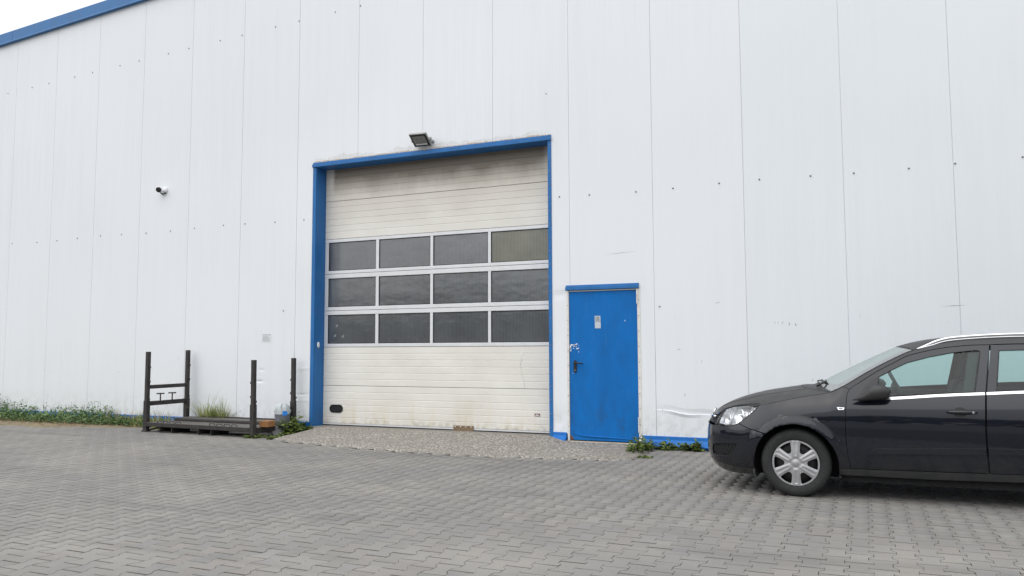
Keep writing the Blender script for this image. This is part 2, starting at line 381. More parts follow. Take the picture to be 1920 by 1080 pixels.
def inside(p, poly):
    x, y = p[0], p[1]; c = False; j = len(poly) - 1
    for i in range(len(poly)):
        xi, yi = poly[i]; xj, yj = poly[j]
        if (yi > y) != (yj > y) and x < (xj - xi) * (y - yi) / (yj - yi) + xi: c = not c
        j = i
    return c
mb = MB(); mb.add([(-11, -13, -.016), (17, -13, -.016), (17, .06, -.016), (-11, .06, -.016)], [(0, 1, 2, 3)])
pavement = tag(mb.build('pavement', 'joint_sand'), 'grey interlocking concrete block paving of the yard', kind='structure')
pav = []; rnd = random.Random(11)
k0 = int(-10 / PX_); k1 = int(16 / PX_)
for k in range(k0, k1):
    x = 11.24 + .0673 + PX_ * (k - 60)
    for j in range(1, 58):
        y = -PY_ * j + (PY_ / 2 if k % 2 else 0)
        if y > -.1: continue
        q = to_px((x, y, 0))
        if q is None or not (-420 < q[0] < 2340 and q[1] < 1420): continue
        if inside((x, y + .02), APRON): continue
        d = (Vector((x, y, 0)) - CAM).length
        inf = -20 < q[0] < 1940 and q[1] < 1092
        pav.append((d if inf else d + 1000, x, y))
pav.sort()
print('pavers', len(pav))
pmesh = bpy.data.meshes.new('paver'); pmesh.from_pydata(PV, [], PF); pmesh.materials.append(M['paver_concrete']); pmesh.materials.append(M['paver_edge']); pmesh.polygons.foreach_set('material_index', [0] + [1] * 24); pmesh.update()
for d, x, y in pav[:300]:
    o = bpy.data.objects.new('paver', pmesh); COL.objects.link(o); o.parent = pavement
    o.location = (x + rnd.uniform(-.0012, .0012), y + rnd.uniform(-.0012, .0012), rnd.uniform(-.0012, .0006)); o.rotation_euler = (rnd.gauss(0, .004), rnd.gauss(0, .004), rnd.gauss(0, .004))
rest = pav[300:]; n = len(rest); base = np.array(PV)
V = np.empty((n, 36, 3)); tone = np.empty((n, 36))
for i, (d, x, y) in enumerate(rest):
    a = rnd.gauss(0, .004); c, s_ = math.cos(a), math.sin(a); b = base.copy()
    V[i, :, 0] = x + rnd.uniform(-.0012, .0012) + c * b[:, 0] - s_ * b[:, 1]; V[i, :, 1] = y + rnd.uniform(-.0012, .0012) + s_ * b[:, 0] + c * b[:, 1]
    V[i, :, 2] = b[:, 2] + rnd.uniform(-.0012, .0006) + rnd.gauss(0, .004) * b[:, 0] + rnd.gauss(0, .004) * b[:, 1]; tone[i] = rnd.random()
me = bpy.data.meshes.new('paver_field')
ls = np.array([len(f) for f in PF]); lv = np.concatenate([np.array(f) for f in PF])
me.vertices.add(n * 36); me.vertices.foreach_set('co', V.ravel())
LV = (lv[None, :] + 36 * np.arange(n)[:, None]).ravel(); me.loops.add(len(LV)); me.loops.foreach_set('vertex_index', LV.astype(np.int32))
st = np.concatenate([[0], np.cumsum(ls)[:-1]]); ST = (st[None, :] + len(lv) * np.arange(n)[:, None]).ravel()
me.polygons.add(n * len(PF)); me.polygons.foreach_set('loop_start', ST.astype(np.int32)); me.update(calc_edges=True); me.validate()
at = me.attributes.new('tone', 'FLOAT', 'POINT'); at.data.foreach_set('value', tone.ravel().astype(np.float32)); me.materials.append(M['paver_concrete_field']); me.materials.append(M['paver_edge']); me.polygons.foreach_set('material_index', np.tile(np.array([0] + [1] * 24, np.int32), n))
pf = bpy.data.objects.new('paver_field', me); COL.objects.link(pf); pf.parent = pavement; pf['kind'] = 'stuff'

# ---- sloping exposed-aggregate apron before the gate, and the bare sill under the gate leaf
def hz(x, y): return math.sin(x * 3.1 + y * 5.3) * .5 + math.sin(x * 7.7 - y * 3.9 + 1) * .3 + math.sin(x * 15 + y * 19) * .2
def apron_mesh():
    nx, ny = 120, 26; vs = []; fs = []
    L = APRON
    def front(x):
        pts = [p for p in L if p[1] < -.5]; pts = sorted(pts)
        if x <= 2.80: return -.02 - (x - 2.70) / .10 * 1.0
        for a, b in zip(pts, pts[1:]):
            if a[0] <= x <= b[0] and b[0] > a[0]: return a[1] + (b[1] - a[1]) * (x - a[0]) / (b[0] - a[0])
        return -.02 - max(0, (8.42 - x) / .06) * 1.
    for i in range(nx + 1):
        x = 2.71 + (8.40 - 2.71) * i / nx; fy = front(x) + .02 * hz(x * 2, 3); fy = min(fy, -.06)
        for j in range(ny + 1):
            t = j / ny; y = -.01 + (fy + .01) * t
            top = .098 if x < 6.95 else .098 - .055 * min(1, (x - 6.95) / .25)
            e = min(1, (x - 2.71) / .25, (8.40 - x) / .3)
            z = (top * e) * (1 - t) ** .9 + .004 * t + .004 * hz(x * 4, y * 4) * (1 - t) - (.02 if t == 1 or i in (0, nx) else 0)
            vs.append((x, y, z))
    for i in range(nx):
        for j in range(ny): a = i * (ny + 1) + j; fs.append((a, a + 1, a + ny + 2, a + ny + 1))
    mb = MB(); mb.add(vs, fs); return mb.build('apron', 'aggregate_concrete', smooth=True)
tag(apron_mesh(), 'rough gravelly concrete ramp before the gate and door', kind='structure')
mb = MB(); mb.box(2.80, 6.875, -.055, .30, -.02, .094); mb.box(2.74, 6.95, -.10, -.056, -.02, .088)
tag(mb.build('gate_sill', 'sill_concrete', bevel=.008), 'cracked bare concrete sill under the gate leaf', kind='structure')

# ---- bare soil strip along the wall on the left
def soil_mesh():
    nx, ny = 110, 20; vs = []; fs = []; 
    for i in range(nx + 1):
        x = -11 + 11.1 * i / nx; w = 1.02 + .16 * math.sin(x * 1.7) + .08 * math.sin(x * 5.1)
        w *= 1 - max(0, min(1, (x + 1.6) / 1.7)) * .62
        for j in range(ny + 1):
            t = j / ny; y = .02 - w * t
            vs.append((x, y, .035 * math.sin(math.pi * min(1, .25 + t * .78)) + .012 * hz(x * 5, y * 6) * (1 - t ** 4) - (.012 if t == 1 else 0)))
    for i in range(nx):
        for j in range(ny): a = i * (ny + 1) + j; fs.append((a, a + 1, a + ny + 2, a + ny + 1))
    mb = MB(); mb.add(vs, fs); return mb.build('soil_strip', 'soil', smooth=True)
tag(soil_mesh(), 'strip of bare dry soil along the foot of the wall', kind='structure')

# ================================================================== the warehouse
PW = 1.2
wh = thing('warehouse', (0, 0, 0), 'long white metal-clad warehouse with blue roof edge, wide gate and blue door', 'warehouse')
def roof_z(x): return 7.658 + .0555 * (x + 5.387) if x < 8 else 7.658 + .0555 * (13.387 - (x - 8))
GX0, GX1, GZ = 2.775, 6.892, 4.335
DX0, DX1, DZ = 7.160, 8.186, 2.150
def panel_outline(k):
    a, b = k * PW + .0028, (k + 1) * PW - .0028; zb = .145; ta, tb = roof_z(a) + .12, roof_z(b) + .12
    if k == 2: return [(a, zb), (GX0, zb), (GX0, GZ), (b, GZ), (b, tb), (a, ta)]
    if k in (3, 4): return [(a, GZ), (b, GZ), (b, tb), (a, ta)]
    if k == 5: return [(a, GZ), (GX1, GZ), (GX1, zb), (DX0, zb), (DX0, DZ), (b, DZ), (b, tb), (a, ta)]
    if k == 6: return [(a, DZ), (DX1, DZ), (DX1, zb), (b, zb), (b, tb), (a, ta)]
    return [(a, zb), (b, zb), (b, tb), (a, ta)]
def dent(x, z):
    """depth of the crushed cladding, metres out of the wall"""
    d = 0
    if 8.39 < x < 9.61:                                 # long crease beside the car
        t = (x - 8.4) / 1.2; z0 = .505 - .10 * t + .012 * math.sin(t * 14); e = math.sin(math.pi * min(1, max(0, (x - 8.37) / .5)) / 2) * math.cos(max(0, t - .8) * 7.5)
        # a torn lip with a sharp upper edge, pushed in above
        q = z0 - z
        lip = .020 * (1 - q / .045) * (.55 + .45 * math.sin(x * 8 + 1)) if 0 <= q < .045 else (-.013 * (1 + q / .07) if -.07 < q < 0 else 0)
        d += e * lip
        d += 0 * (.013 * math.exp(-(abs(z - z0 + .010) / .012) ** 1.3) * (.7 + .5 * math.sin(x * 9)) - .016 * math.exp(-((z - z0 - .030) / .030) ** 2) - .016 * math.exp(-((z - z0 + .085) / .04) ** 2) * (1 if x < 8.75 else .2))
    if 2.40 < x < 2.78:                                 # knocks beside the gate jamb
        for z0, s_, a in ((1.02, .03, .005), (.60, .012, -.008), (.50, .02, .005)):
            d += a * math.exp(-((z - z0 - .05 * (x - 2.6)) / s_) ** 2) * math.sin(math.pi * (x - 2.40) / .38)
    for cx, cz, rx, rz_, a in ((1.68, .80, .07, .014, -.015), (1.72, .99, .05, .015, -.008), (7.03, .33, .09, .12, -.012), (7.05, 2.08, .1, .05, -.008), (8.28, 1.3, .3, .3, 0)):
        d += a * math.exp(-((x - cx) / rx) ** 2 - ((z - cz) / rz_) ** 2)
    return d
def gridded(a, b, z0, z1, nx, nz, mb):
    vs = [(a + (b - a) * i / nx, -dent(a + (b - a) * i / nx, z0 + (z1 - z0) * j / nz), z0 + (z1 - z0) * j / nz) for i in range(nx + 1) for j in range(nz + 1)]
    fs = [(i * (nz + 1) + j, (i + 1) * (nz + 1) + j, (i + 1) * (nz + 1) + j + 1, i * (nz + 1) + j + 1) for i in range(nx) for j in range(nz)]
    mb.add(vs, fs)
GRID_LOW = {7: [(8.4035, 9.5965, 1.25)], 2: [(2.4035, GX0, 1.25)], 1: [(1.2035, 2.3965, 1.25)], 5: [(GX1, DX0, DZ)]}
screws = {}
def lower_row(x): return 3.478 + .012 * math.sin(x * 2.1)
for x in [-5.30, -4.72, -3.98, -3.40, -2.83, -2.20, -1.65, -1.02, -.42, .15, .82, 1.30, 1.95, 2.55, 7.05, 7.50, 8.17, 8.68, 9.29, 9.80, 10.42, 10.92, 11.53, 12.02, 12.7, 13.2]:
    screws.setdefault(math.floor(x / PW), []).append((x, lower_row(x)))
for x in [-10.2, -9.5, -8.9, -8.2, -7.6, -6.9, -6.3, -5.7]: screws.setdefault(math.floor(x / PW), []).append((x, lower_row(x)))
for i in range(24):
    x = -5.01 + i * .62 + (.07 if i % 2 else -.05); screws.setdefault(math.floor(x / PW), []).append((x, 6.63 + .034 * (x + 5)))
screws.setdefault(7, []).append((8.47, 1.88)); screws.setdefault(1, []).append((2.16, 1.97))
sm = MB(); sm.lathe([(0, -.012), (.007, -.010), (.009, -.005), (.0115, -.003), (.0115, 0)], rot('X', -90), 10)
screw_proto = None
for k in range(-9, 14):
    out = panel_outline(k); mb = MB(); mt = 'wall_white' if k < 8 else 'wall_white_clean'
    if k in GRID_LOW:
        zt = GRID_LOW[k][0][2]; a, b, _ = GRID_LOW[k][0]
        if k in (7, 1): up = [(a, zt), (b, zt), (b, out[2][1]), (a, out[3][1])]
        elif k == 2: up = [(a, zt), (GX0, zt)] + out[2:]
        else: up = [out[0], (GX1, GZ), (GX1, zt), (DX0, zt)] + out[5:]
        mb.prism(up, 0, .09); gridded(a, b, .145, zt, max(8, int((b - a) / .02)), 190 if k == 7 else 66, mb)
        mb.box(a, b, .03, .09, .145, zt - .001)
    else: mb.prism(out, 0, .09)
    tz = {2: GZ, 3: GZ, 4: GZ, 5: DZ}.get(k, .15); xb = (k + 1) * PW; mb.box(xb - .0030, xb + .0060, .008, .05, tz + .001, roof_z(xb))     # tongue seen in the joint
    po = mb.build('wall_panel', mt, wh, auto=30)
    for x, z in screws.get(k, []):
        if screw_proto is None: so = screw_proto = sm.build('screw', 'screw_zinc', po, smooth=True, origin=(0, 0, 0))
        else: so = screw_proto.copy(); COL.objects.link(so); so.parent = po
        so.location = (x, -.001, z)
# dark joint backing, side and rear walls, roof
mb = MB(); mb.prism([(-10.75, .0), (GX0 - .02, .0), (GX0 - .02, 4.5), (GX1 + .02, 4.5), (GX1 + .02, 0), (DX0 - .02, 0), (DX0 - .02, 2.3), (DX1 + .02, 2.3), (DX1 + .02, 0), (16.75, 0), (16.75, roof_z(16.75)), (8, roof_z(8)), (-10.75, roof_z(-10.75))], .092, .16)
mb.build('inner_wall', 'dark_gap', wh)
mb = MB()
for x in (-10.8, 16.7): mb.prism([(x, 0), (x + .1, 0), (x + .1, roof_z(x) + .05), (x, roof_z(x) + .05)], .165, 24)
mb.box(-10.69, 16.69, 23.9, 24.0, 0, 7)
mb.build('outer_wall', 'wall_white_clean', wh)
mb = MB()
for a, b in ((-11, 8), (8, 17)): mb.add([(a, -.02, roof_z(a) + .2), (b, -.02, roof_z(b) + .2), (b, 24, roof_z(b) + .2), (a, 24, roof_z(a) + .2)], [(0, 1, 2, 3)])
mb.build('roof', 'lamp_grey', wh)
for a, b in ((-11, -4.9), (-4.894, 1.4), (1.406, 8), (8.006, 17)):                # folded blue roof edge, in lengths
    mb = MB(); za, zb_ = roof_z(a), roof_z(b)
    prof = [(-.075, 0), (-.001, 0), (-.001, .225), (-.06, .232), (-.078, .222), (-.072, .03)]
    n = len(prof); vs = [(a, y, za + z) for y, z in prof] + [(b, y, zb_ + z) for y, z in prof]
    mb.add(vs, [tuple(range(n - 1, -1, -1)), tuple(range(n, 2 * n))] + [(i, (i + 1) % n, (i + 1) % n + n, i + n) for i in range(n)])
    mb.build('roof_trim', 'blue_fascia', wh)

# blue foot flashing
def plinth(a, b, lip):
    mb = MB()
    prof = [(-.018, .158), (0, .162), (.02, .162), (.02, -.01), (-.028, -.01), (-.028, .022), (-.075 if lip else -.04, .034), (-.075 if lip else -.04, .040), (-.022, .115)]
    mb.extrude_x(prof, a, b); return mb.build('foot_flashing', 'blue_plinth', wh)
for a, b in ((-10.8, -6.0), (-5.996, -2.4), (-2.396, 0.6), (.604, 2.72)): plinth(a, b, False)
for a, b in ((8.215, 9.62), (9.625, 13.2), (13.204, 16.8)): plinth(a, b, True)
mb = MB(); prof = [(-.018, .158), (0, .162), (.02, .162), (.02, .0), (-.10, .0), (-.105, .055), (-.022, .115)]
mb.extrude_x(prof, 6.935, 7.135); tag(mb.build('foot_flashing', 'blue_plinth', wh, bevel=.006), 'bent blue flashing piece between gate and door')

# shallow scratches in the enamel
simple('scratch_grey', srgb(150, 154, 158), .7)
mb = MB()
for (xa, za), (xb, zb_), w in (((9.942, 1.667), (9.937, 1.620), .003), ((9.986, 1.659), (9.972, 1.619), .003), ((10.044, 1.658), (10.017, 1.615), .004), ((10.114, 1.650), (10.109, 1.590), .006), ((10.183, 1.629), (10.195, 1.589), .009), ((11.793, 1.799), (12.084, 1.807), .004), ((6.842, 5.033), (6.875, 4.997), .010), ((9.197, 1.903), (9.279, 1.922), .004), ((7.684, 2.618), (8.19, 2.647), .003), ((8.697, 1.308), (8.746, 1.308), .005)):
    d = Vector((xb - xa, zb_ - za)).normalized() * w; nx_, nz_ = -d.y, d.x
    mb.add([(xa, -.0008, za), ((xa + xb) / 2 + nx_, -.0008, (za + zb_) / 2 + nz_), (xb, -.0008, zb_), ((xa + xb) / 2 - nx_, -.0008, (za + zb_) / 2 - nz_)], [(3, 2, 1, 0)])
mb.build('scratch', 'scratch_grey', wh)['kind'] = 'stuff'

# ---- gate surround: bent blue sheet
mb = MB()
mb.box(2.727, 2.795, -.012, .008, .09, 4.332); mb.box(2.7855, 2.800, .0085, .26, .09, 4.332)
left = mb.build('gate_jamb', 'blue_trim', wh, bevel=.004)
mb = MB(); mb.box(6.878, 6.932, -.012, .008, .09, 4.332); mb.box(6.872, 6.8865, .0085, .26, .09, 4.332); mb.build('gate_jamb', 'blue_trim', wh, bevel=.004)
mb = MB(); mb.extrude_x([(-.002, 4.402), (-.012, 4.400), (-.014, 4.374), (-.036, 4.368), (-.036, 4.324), (-.030, 4.320), (.262, 4.318), (.262, 4.330), (-.002, 4.334)], 2.726, 6.933)
mb.build('gate_lintel', 'blue_trim', wh)
mb = MB()                                     # drift of grime washed over the cladding above the lintel is real dirt film: scuffed sealant bead
rs = random.Random(5)
x = 2.75
while x < 6.9:
    w = rs.uniform(.05, .16); mb.box(x, min(x + w, 6.92), -.006, -.0005, 4.402, 4.407 + rs.uniform(.004, .018)); x += w + rs.uniform(.0, .03)
mb.build('sealant_bead', 'rusty_white', wh)
mb = MB()
for i in range(22): z = .22 + i * .192; mb.lathe([(0, -.006), (.007, -.005), (.009, 0)], rot('X', -90, (6.905, -.012, z)).__matmul__(Matrix.Rotation(0, 4, 'X')), 8)
for i in range(9): mb.lathe([(0, -.006), (.008, -.005), (.011, 0)], rot('X', -90, (2.95 + i * .475, -.0135, 4.388)), 8)
for xr in (7.163, 8.182):
    for i in range(9): mb.lathe([(0, -.004), (.005, -.003), (.007, 0)], rot('X', -90, (xr, -.006, .25 + i * .21 + (.05 if xr > 8 else 0))), 8)
r_ = mb.build('rivet', 'screw_zinc', wh); r_['kind'] = 'stuff'
mb = MB(); mb.lathe([(0, .0), (.028, .004), (.034, .012), (.02, .02), (0, .02)], rot('Y', 90, (2.80, .09, 1.40)), 12)
for i in range(len(mb.v)): x, y, z = mb.v[i]; mb.v[i] = (x, y, 1.40 + (z - 1.40) * 1.5)
mb.build('paint_blob', 'white_paint', wh, smooth=True)

# ---- the sectional gate
GY = .25; GL, GR = 2.803, 6.870
mb = MB()
mb.box(GL, GR, GY + .05, GY + .09, .10, 4.5); gate = mb.build('sectional_gate', 'dark_gap', wh)
gate['label'] = 'cream sectional overhead gate with three rows of glazing'
def section(z0, z1, ribs):
    prof = [(GY + .045, z0 + .003), (GY + .004, z0 + .003), (GY, z0 + .008)]
    for r in ribs: prof += [(GY, r - .009), (GY + .0045, r - .003), (GY + .0045, r + .002), (GY, r + .006)]
    prof += [(GY, z1 - .008), (GY + .004, z1 - .003), (GY + .045, z1 - .003)]
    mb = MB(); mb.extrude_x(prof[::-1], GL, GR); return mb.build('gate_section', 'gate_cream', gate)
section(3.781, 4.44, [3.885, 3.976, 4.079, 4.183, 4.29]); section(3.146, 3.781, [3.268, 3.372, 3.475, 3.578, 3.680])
section(.738, 1.363, [.842, .947, 1.050, 1.154, 1.257]); section(.133, .738, [.225, .330, .427, .527, .6355])
mb = MB(); mb.box(GL, GR, GY - .004, GY + .044, .112, .1325); mb.build('bottom_rail', 'aluminium', gate)
mb = MB(); mb.box(GL, GR, GY + .004, GY + .036, .094, .1118); mb.build('bottom_seal', 'dark_rubber', gate)
MULL = [(GL, 2.870), (3.799, 3.856), (4.803, 4.853), (5.801, 5.850), (6.785, GR)]
for r, (zt, gt, gb, zb_) in enumerate(((3.146, 3.092, 2.620, 2.567), (2.567, 2.494, 2.021, 1.960), (1.960, 1.892, 1.419, 1.363))):
    mb = MB(); mb.box(GL, GR, GY - .004, GY + .044, gt, zt - .003); mb.box(GL, GR, GY - .004, GY + .044, zb_ + .003, gb)
    for a, b in MULL: mb.box(a, b, GY - .0025, GY + .044, gb, gt)
    fo = mb.build('window_frame', 'aluminium', gate, bevel=.004)
    for c in range(4):
        a, b = MULL[c][1], MULL[c + 1][0]; q = .011
        mb = MB(); mb.box(a + q, b - q, GY + .014, GY + .030, gb + q, gt - q)
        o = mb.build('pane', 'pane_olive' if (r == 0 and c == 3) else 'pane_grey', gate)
        if r == 0 and c == 3: o['label'] = 'yellowish replacement pane, upper right of the gate'
        mb = MB()
        mb.box(a, a + q, GY + .008, GY + .032, gb, gt); mb.box(b - q, b, GY + .008, GY + .032, gb, gt)
        mb.box(a + q, b - q, GY + .008, GY + .032, gb, gb + q); mb.box(a + q, b - q, GY + .008, GY + .032, gt - q, gt)
        mb.build('pane_gasket', 'dark_rubber', gate)
def stadium(cx, cz, w, h, n=8):
    r = h / 2; pts = []
    for i in range(n + 1): t = -math.pi / 2 + math.pi * i / n; pts.append((cx + w / 2 - r + r * math.cos(t), cz + r * math.sin(t)))
    for i in range(n + 1): t = math.pi / 2 + math.pi * i / n; pts.append((cx - w / 2 + r + r * math.cos(t), cz + r * math.sin(t)))
    return pts
mb = MB(); o_ = stadium(3.066, .366, .262, .130); i_ = stadium(3.066, .366, .226, .094); n = len(o_)
vs = [(x, GY - .010, z) for x, z in o_] + [(x, GY - .010, z) for x, z in i_] + [(x, GY - .0005, z) for x, z in o_] + [(x, GY - .0015, z) for x, z in i_]
mb.add(vs, [(i, (i + 1) % n, (i + 1) % n + n, i + n) for i in range(n)] + [(i + 2 * n, (i + 1) % n + 2 * n, (i + 1) % n, i) for i in range(n)] + [(i + n, (i + 1) % n + n, (i + 1) % n + 3 * n, i + 3 * n) for i in range(n)] + [tuple(range(3 * n, 4 * n))])
tag(mb.build('grip_plate', 'black_plastic', gate), 'black oval hand grip low on the gate')
mb = MB(); mb.box(2.985, 3.147, GY - .013, GY - .0105, .33, .345); mb.build('grip_bar', 'black_plastic', gate)
mb = MB(); mb.box(5.222, 5.562, GY - .016, GY - .001, .082, .172); wb = mb.build('patch_plate', 'worn_wood', gate, bevel=.004)
mb = MB()
for i in range(4): mb.lathe([(0, -.005), (.008, -.004), (.010, 0)], rot('X', -90, (5.255 + i * .09, GY - .016, .155)), 8)
mb.build('patch_screw', 'aluminium', gate)['kind'] = 'stuff'
mb = MB(); mb.box(6.548, 6.634, GY - .003, GY - .0006, .344, .386); simple('maker_print', srgb(122, 88, 88), .7); mb.build('maker_label', 'maker_print', gate)
mb = MB(); mb.box(6.56, 6.622, GY - .0042, GY - .0032, .352, .364); mb.box(6.575, 6.60, GY - .0042, GY - .0032, .369, .378); mb.build('label_print', 'paper', gate)
# crease knocked into the right of the leaf
mb = MB()
pts = [(6.365, 1.32), (6.345, 1.16), (6.33, 1.10), (6.35, .96), (6.38, .85), (6.40, .75)]
mb.tube([(x, GY + .001, z) for x, z in pts], [.002, .006, .004, .005, .006, .002], 6); mb.build('dent_ridge', 'gate_cream', gate, smooth=True)
# scuff marks on panes
mb = MB()
for x, z in ((3.02, 1.69), (2.985, 1.53), (3.14, 1.515)): mb.add([(x, GY + .0135, z), (x + .04, GY + .0135, z + .006), (x + .05, GY + .0135, z + .05), (x + .012, GY + .0135, z + .035)], [(0, 1, 2, 3)])
mb.build('pane_smear', 'sticker_ink', gate)['kind'] = 'stuff'

# ---- the blue steel door
mb = MB(); mb.box(7.182, 8.158, .012, .055, .062, 2.118)
door = mb.build('door', 'blue_door', wh, bevel=.004); door['label'] = 'blue steel door with black lever handle'
mb = MB()
mb.box(DX0 - .012, 7.178, -.006, .06, .05, 2.135); mb.box(8.162, DX1 + .018, -.006, .06, .05, 2.135); mb.box(7.1785, 8.1615, -.002, .06, 2.121, 2.135)
mb.build('door_frame', 'frame_white', wh, bevel=.002)
mb = MB(); mb.box(7.15, 8.19, -.03, .058, .028, .0485); mb.build('door_sill', 'rusty_white', wh, bevel=.003)
mb = MB(); mb.extrude_x([(0, 2.212), (-.010, 2.210), (-.012, 2.188), (-.034, 2.182), (-.034, 2.143), (-.024, 2.139), (0, 2.139)], 7.138, 8.191); mb.build('door_canopy', 'blue_trim', wh)
for z in (1.93, .20):
    mb = MB(); mb.lathe([(0, -.001), (.011, -.001), (.011, .10), (0, .10)], rot('Z', 0, (8.165, -.012, z)), 10); mb.lathe([(0, .105), (.011, .105), (.011, .20), (0, .20)], rot('Z', 0, (8.165, -.012, z)), 10)
    mb.build('hinge', 'frame_white', door, smooth=False)
mb = MB(); mb.prism(stadium(0, 0, .17, .042), 0, .010)
for i in range(len(mb.v)): x, y, z = mb.v[i]; mb.v[i] = (7.262 + z, .0115 - .0105 + y * 1. - .0, 1.075 - x)
mb.build('handle_plate', 'black_plastic', door)
mb = MB(); mb.tube([(7.262, .004, 1.128), (7.262, -.048, 1.128), (7.275, -.056, 1.127), (7.34, -.057, 1.121), (7.385, -.054, 1.116), (7.388, -.034, 1.114)], [.010, .010, .0105, .0095, .009, .008], 10); mb.build('handle', 'black_plastic', door, smooth=True)
mb = MB(); mb.lathe([(0, -.004), (.008, -.004), (.0095, 0)], rot('X', -90, (7.262, .001, 1.022)), 12); mb.build('key_cylinder', 'chrome', door)
mb = MB(); mb.box(7.553, 7.637, .0085, .0112, 1.692, 1.775); mb.box(7.556, 7.64, .0085, .0112, 1.602, 1.688)
st_ = mb.build('sticker', 'sticker_silver', door)
mb = MB(); mb.lathe([(.017, 0), (.026, 0), (.026, -.001), (.017, -.001)], rot('X', -90, (7.597, .0082, 1.652)) , 20, True)
mb.lathe([(.036, 0), (.041, 0), (.041, -.001), (.036, -.001)], rot('X', -90, (7.597, .0082, 1.648)), 20, True)
mb.box(7.591, 7.601, .0072, .0082, 1.648, 1.664); mb.build('sticker_print', 'paper', door)
mb = MB()
for i in range(5): mb.box(7.560, 7.622 + .006 * (i % 2), .0074, .0083, 1.705 + i * .013, 1.711 + i * .013)
mb.box(7.597, 7.603, .0068, .0072, 1.70, 1.77); mb.build('sticker_print', 'sticker_ink', door)
mb = MB(); rs = random.Random(4)                                     # flaked paint above the handle
def flake(x, z, rx, rz_):
    n = 7; vs = [(x + rx * math.cos(6.283 * i / n) * rs.uniform(.5, 1.1), .0112, z + rz_ * math.sin(6.283 * i / n) * rs.uniform(.5, 1.1)) for i in range(n)]
    mb.add(vs, [tuple(range(n))])
flake(7.196, 1.34, .013, .055); flake(7.197, 1.31, .012, .04); flake(7.214, 1.375, .03, .012)
for i in range(16): flake(7.235 + rs.uniform(0, .085), 1.35 + rs.uniform(-.035, .04), rs.uniform(.005, .017), rs.uniform(.004, .012))
flake(7.315, 1.28, .008, .01); flake(7.985, 1.70, .006, .014); flake(7.225, .985, .006, .005)
mb.build('paint_flake', 'white_paint', door)['kind'] = 'stuff'
mb = MB(); mb.tube([(7.20, .012, .155), (7.35, .006, .128), (7.52, .003, .118), (7.75, .006, .112), (8.0, .010, .10), (8.12, .0125, .096)], [.004, .010, .012, .010, .007, .003], 8); mb.build('dent_ridge', 'blue_door', door, smooth=True)
mb = MB(); mb.add([(7.184, .0112, .066), (7.235, .0112, .066), (7.225, .0112, .09), (7.205, .0112, .11), (7.184, .0112, .135)], [(0, 1, 2, 3, 4)]); mb.build('rust_patch', 'rust', door) if 'rust' in M else (simple('rust', srgb(112, 74, 50), .9, 0, .3, 60), mb.build('rust_patch', 'rust', door))

# ================================================================== things fixed to the wall
fl = thing('floodlight', (4.85, 0, 4.52), 'small grey floodlight tilted down above the gate', 'floodlight')
FM = Matrix.Translation(Vector((4.846, -.150, 4.522))) @ Matrix.Rotation(R_(1.5), 4, 'Y') @ Matrix.Rotation(math.atan2(.20, .145), 4, 'X')
# local: X width, Z up the face, -Y out of the glass
mb = MB(); n = 0
mb.add([FM @ Vector(p) for p in ((-.148, -.012, -.124), (.148, -.012, -.124), (.148, -.012, .124), (-.148, -.012, .124), (-.148, .02, -.124), (.148, .02, -.124), (.148, .02, .124), (-.148, .02, .124), (-.09, .085, -.07), (.09, .085, -.07), (.09, .085, .07), (-.09, .085, .07))],
       [(0, 1, 2, 3), (0, 4, 5, 1), (1, 5, 6, 2), (2, 6, 7, 3), (3, 7, 4, 0), (4, 8, 9, 5), (5, 9, 10, 6), (6, 10, 11, 7), (7, 11, 8, 4), (11, 10, 9, 8)])
mb.build('housing', 'lamp_grey', fl, bevel=.004)
mb = MB(); mb.box(-.134, .134, -.018, -.0125, -.110, .110, FM); mb.build('bezel', 'black_plastic', fl, bevel=.002)
mb = MB(); mb.box(-.110, .110, -.0215, -.0185, -.086, .086, FM); mb.build('lens', 'lamp_glass', fl)
mb = MB(); mb.box(-.10, .10, -.0225, -.0218, -.082, -.060, FM); mb.build('reflector_strip', 'white_plastic', fl)
mb = MB(); mb.box(4.995, 5.005, -.16, -.012, 4.50, 4.53); mb.box(4.690, 4.700, -.16, -.012, 4.50, 4.53); mb.box(4.690, 5.005, -.012, -.002, 4.495, 4.535); mb.build('bracket', 'lamp_grey', fl, bevel=.002)
mb = MB(); mb.lathe([(0, 0), (.03, 0), (.03, .03), (0, .03)], rot('Y', 90, (5.0051, -.155, 4.515)), 14); mb.build('bracket_knob', 'lamp_grey', fl, bevel=.004)

sc = thing('security_camera', (-.60, 0, 4.22), 'white turret security camera high on the left wall', 'security camera')
mb = MB(); mb.lathe([(0, -.05), (.044, -.04), (.050, -.034), (.050, -.001)], rot('X', -90, (-.565, 0, 4.225)), 20); mb.build('mount', 'white_plastic', sc, smooth=False, bevel=.003)
CM = Matrix.Translation(Vector((-.625, -.095, 4.225))) @ Vector((.55, -.8, -.25)).to_track_quat('Z', 'Y').to_matrix().to_4x4()
mb = MB(); mb.lathe([(0, -.055), (.024, -.052), (.046, -.034), (.054, 0), (.053, .026), (.048, .042)], CM, 24); mb.build('housing', 'white_plastic', sc, smooth=True)
mb = MB(); mb.lathe([(.048, .038), (.041, .044), (.034, .042), (.024, .048), (0, .05)], CM, 24); mb.build('lens', 'black_plastic', sc, smooth=True)
mb = MB(); mb.tube([(-.565, -.03, 4.215), (-.59, -.08, 4.20), (-.61, -.09, 4.215)], .024, 10); mb.build('arm', 'white_plastic', sc, smooth=True)
mb = MB(); mb.tube([(-.55, -.01, 4.17), (-.57, -.06, 4.15), (-.60, -.09, 4.165), (-.58, -.03, 4.13)], .010, 8); mb.build('cable', 'black_plastic', sc, smooth=True)

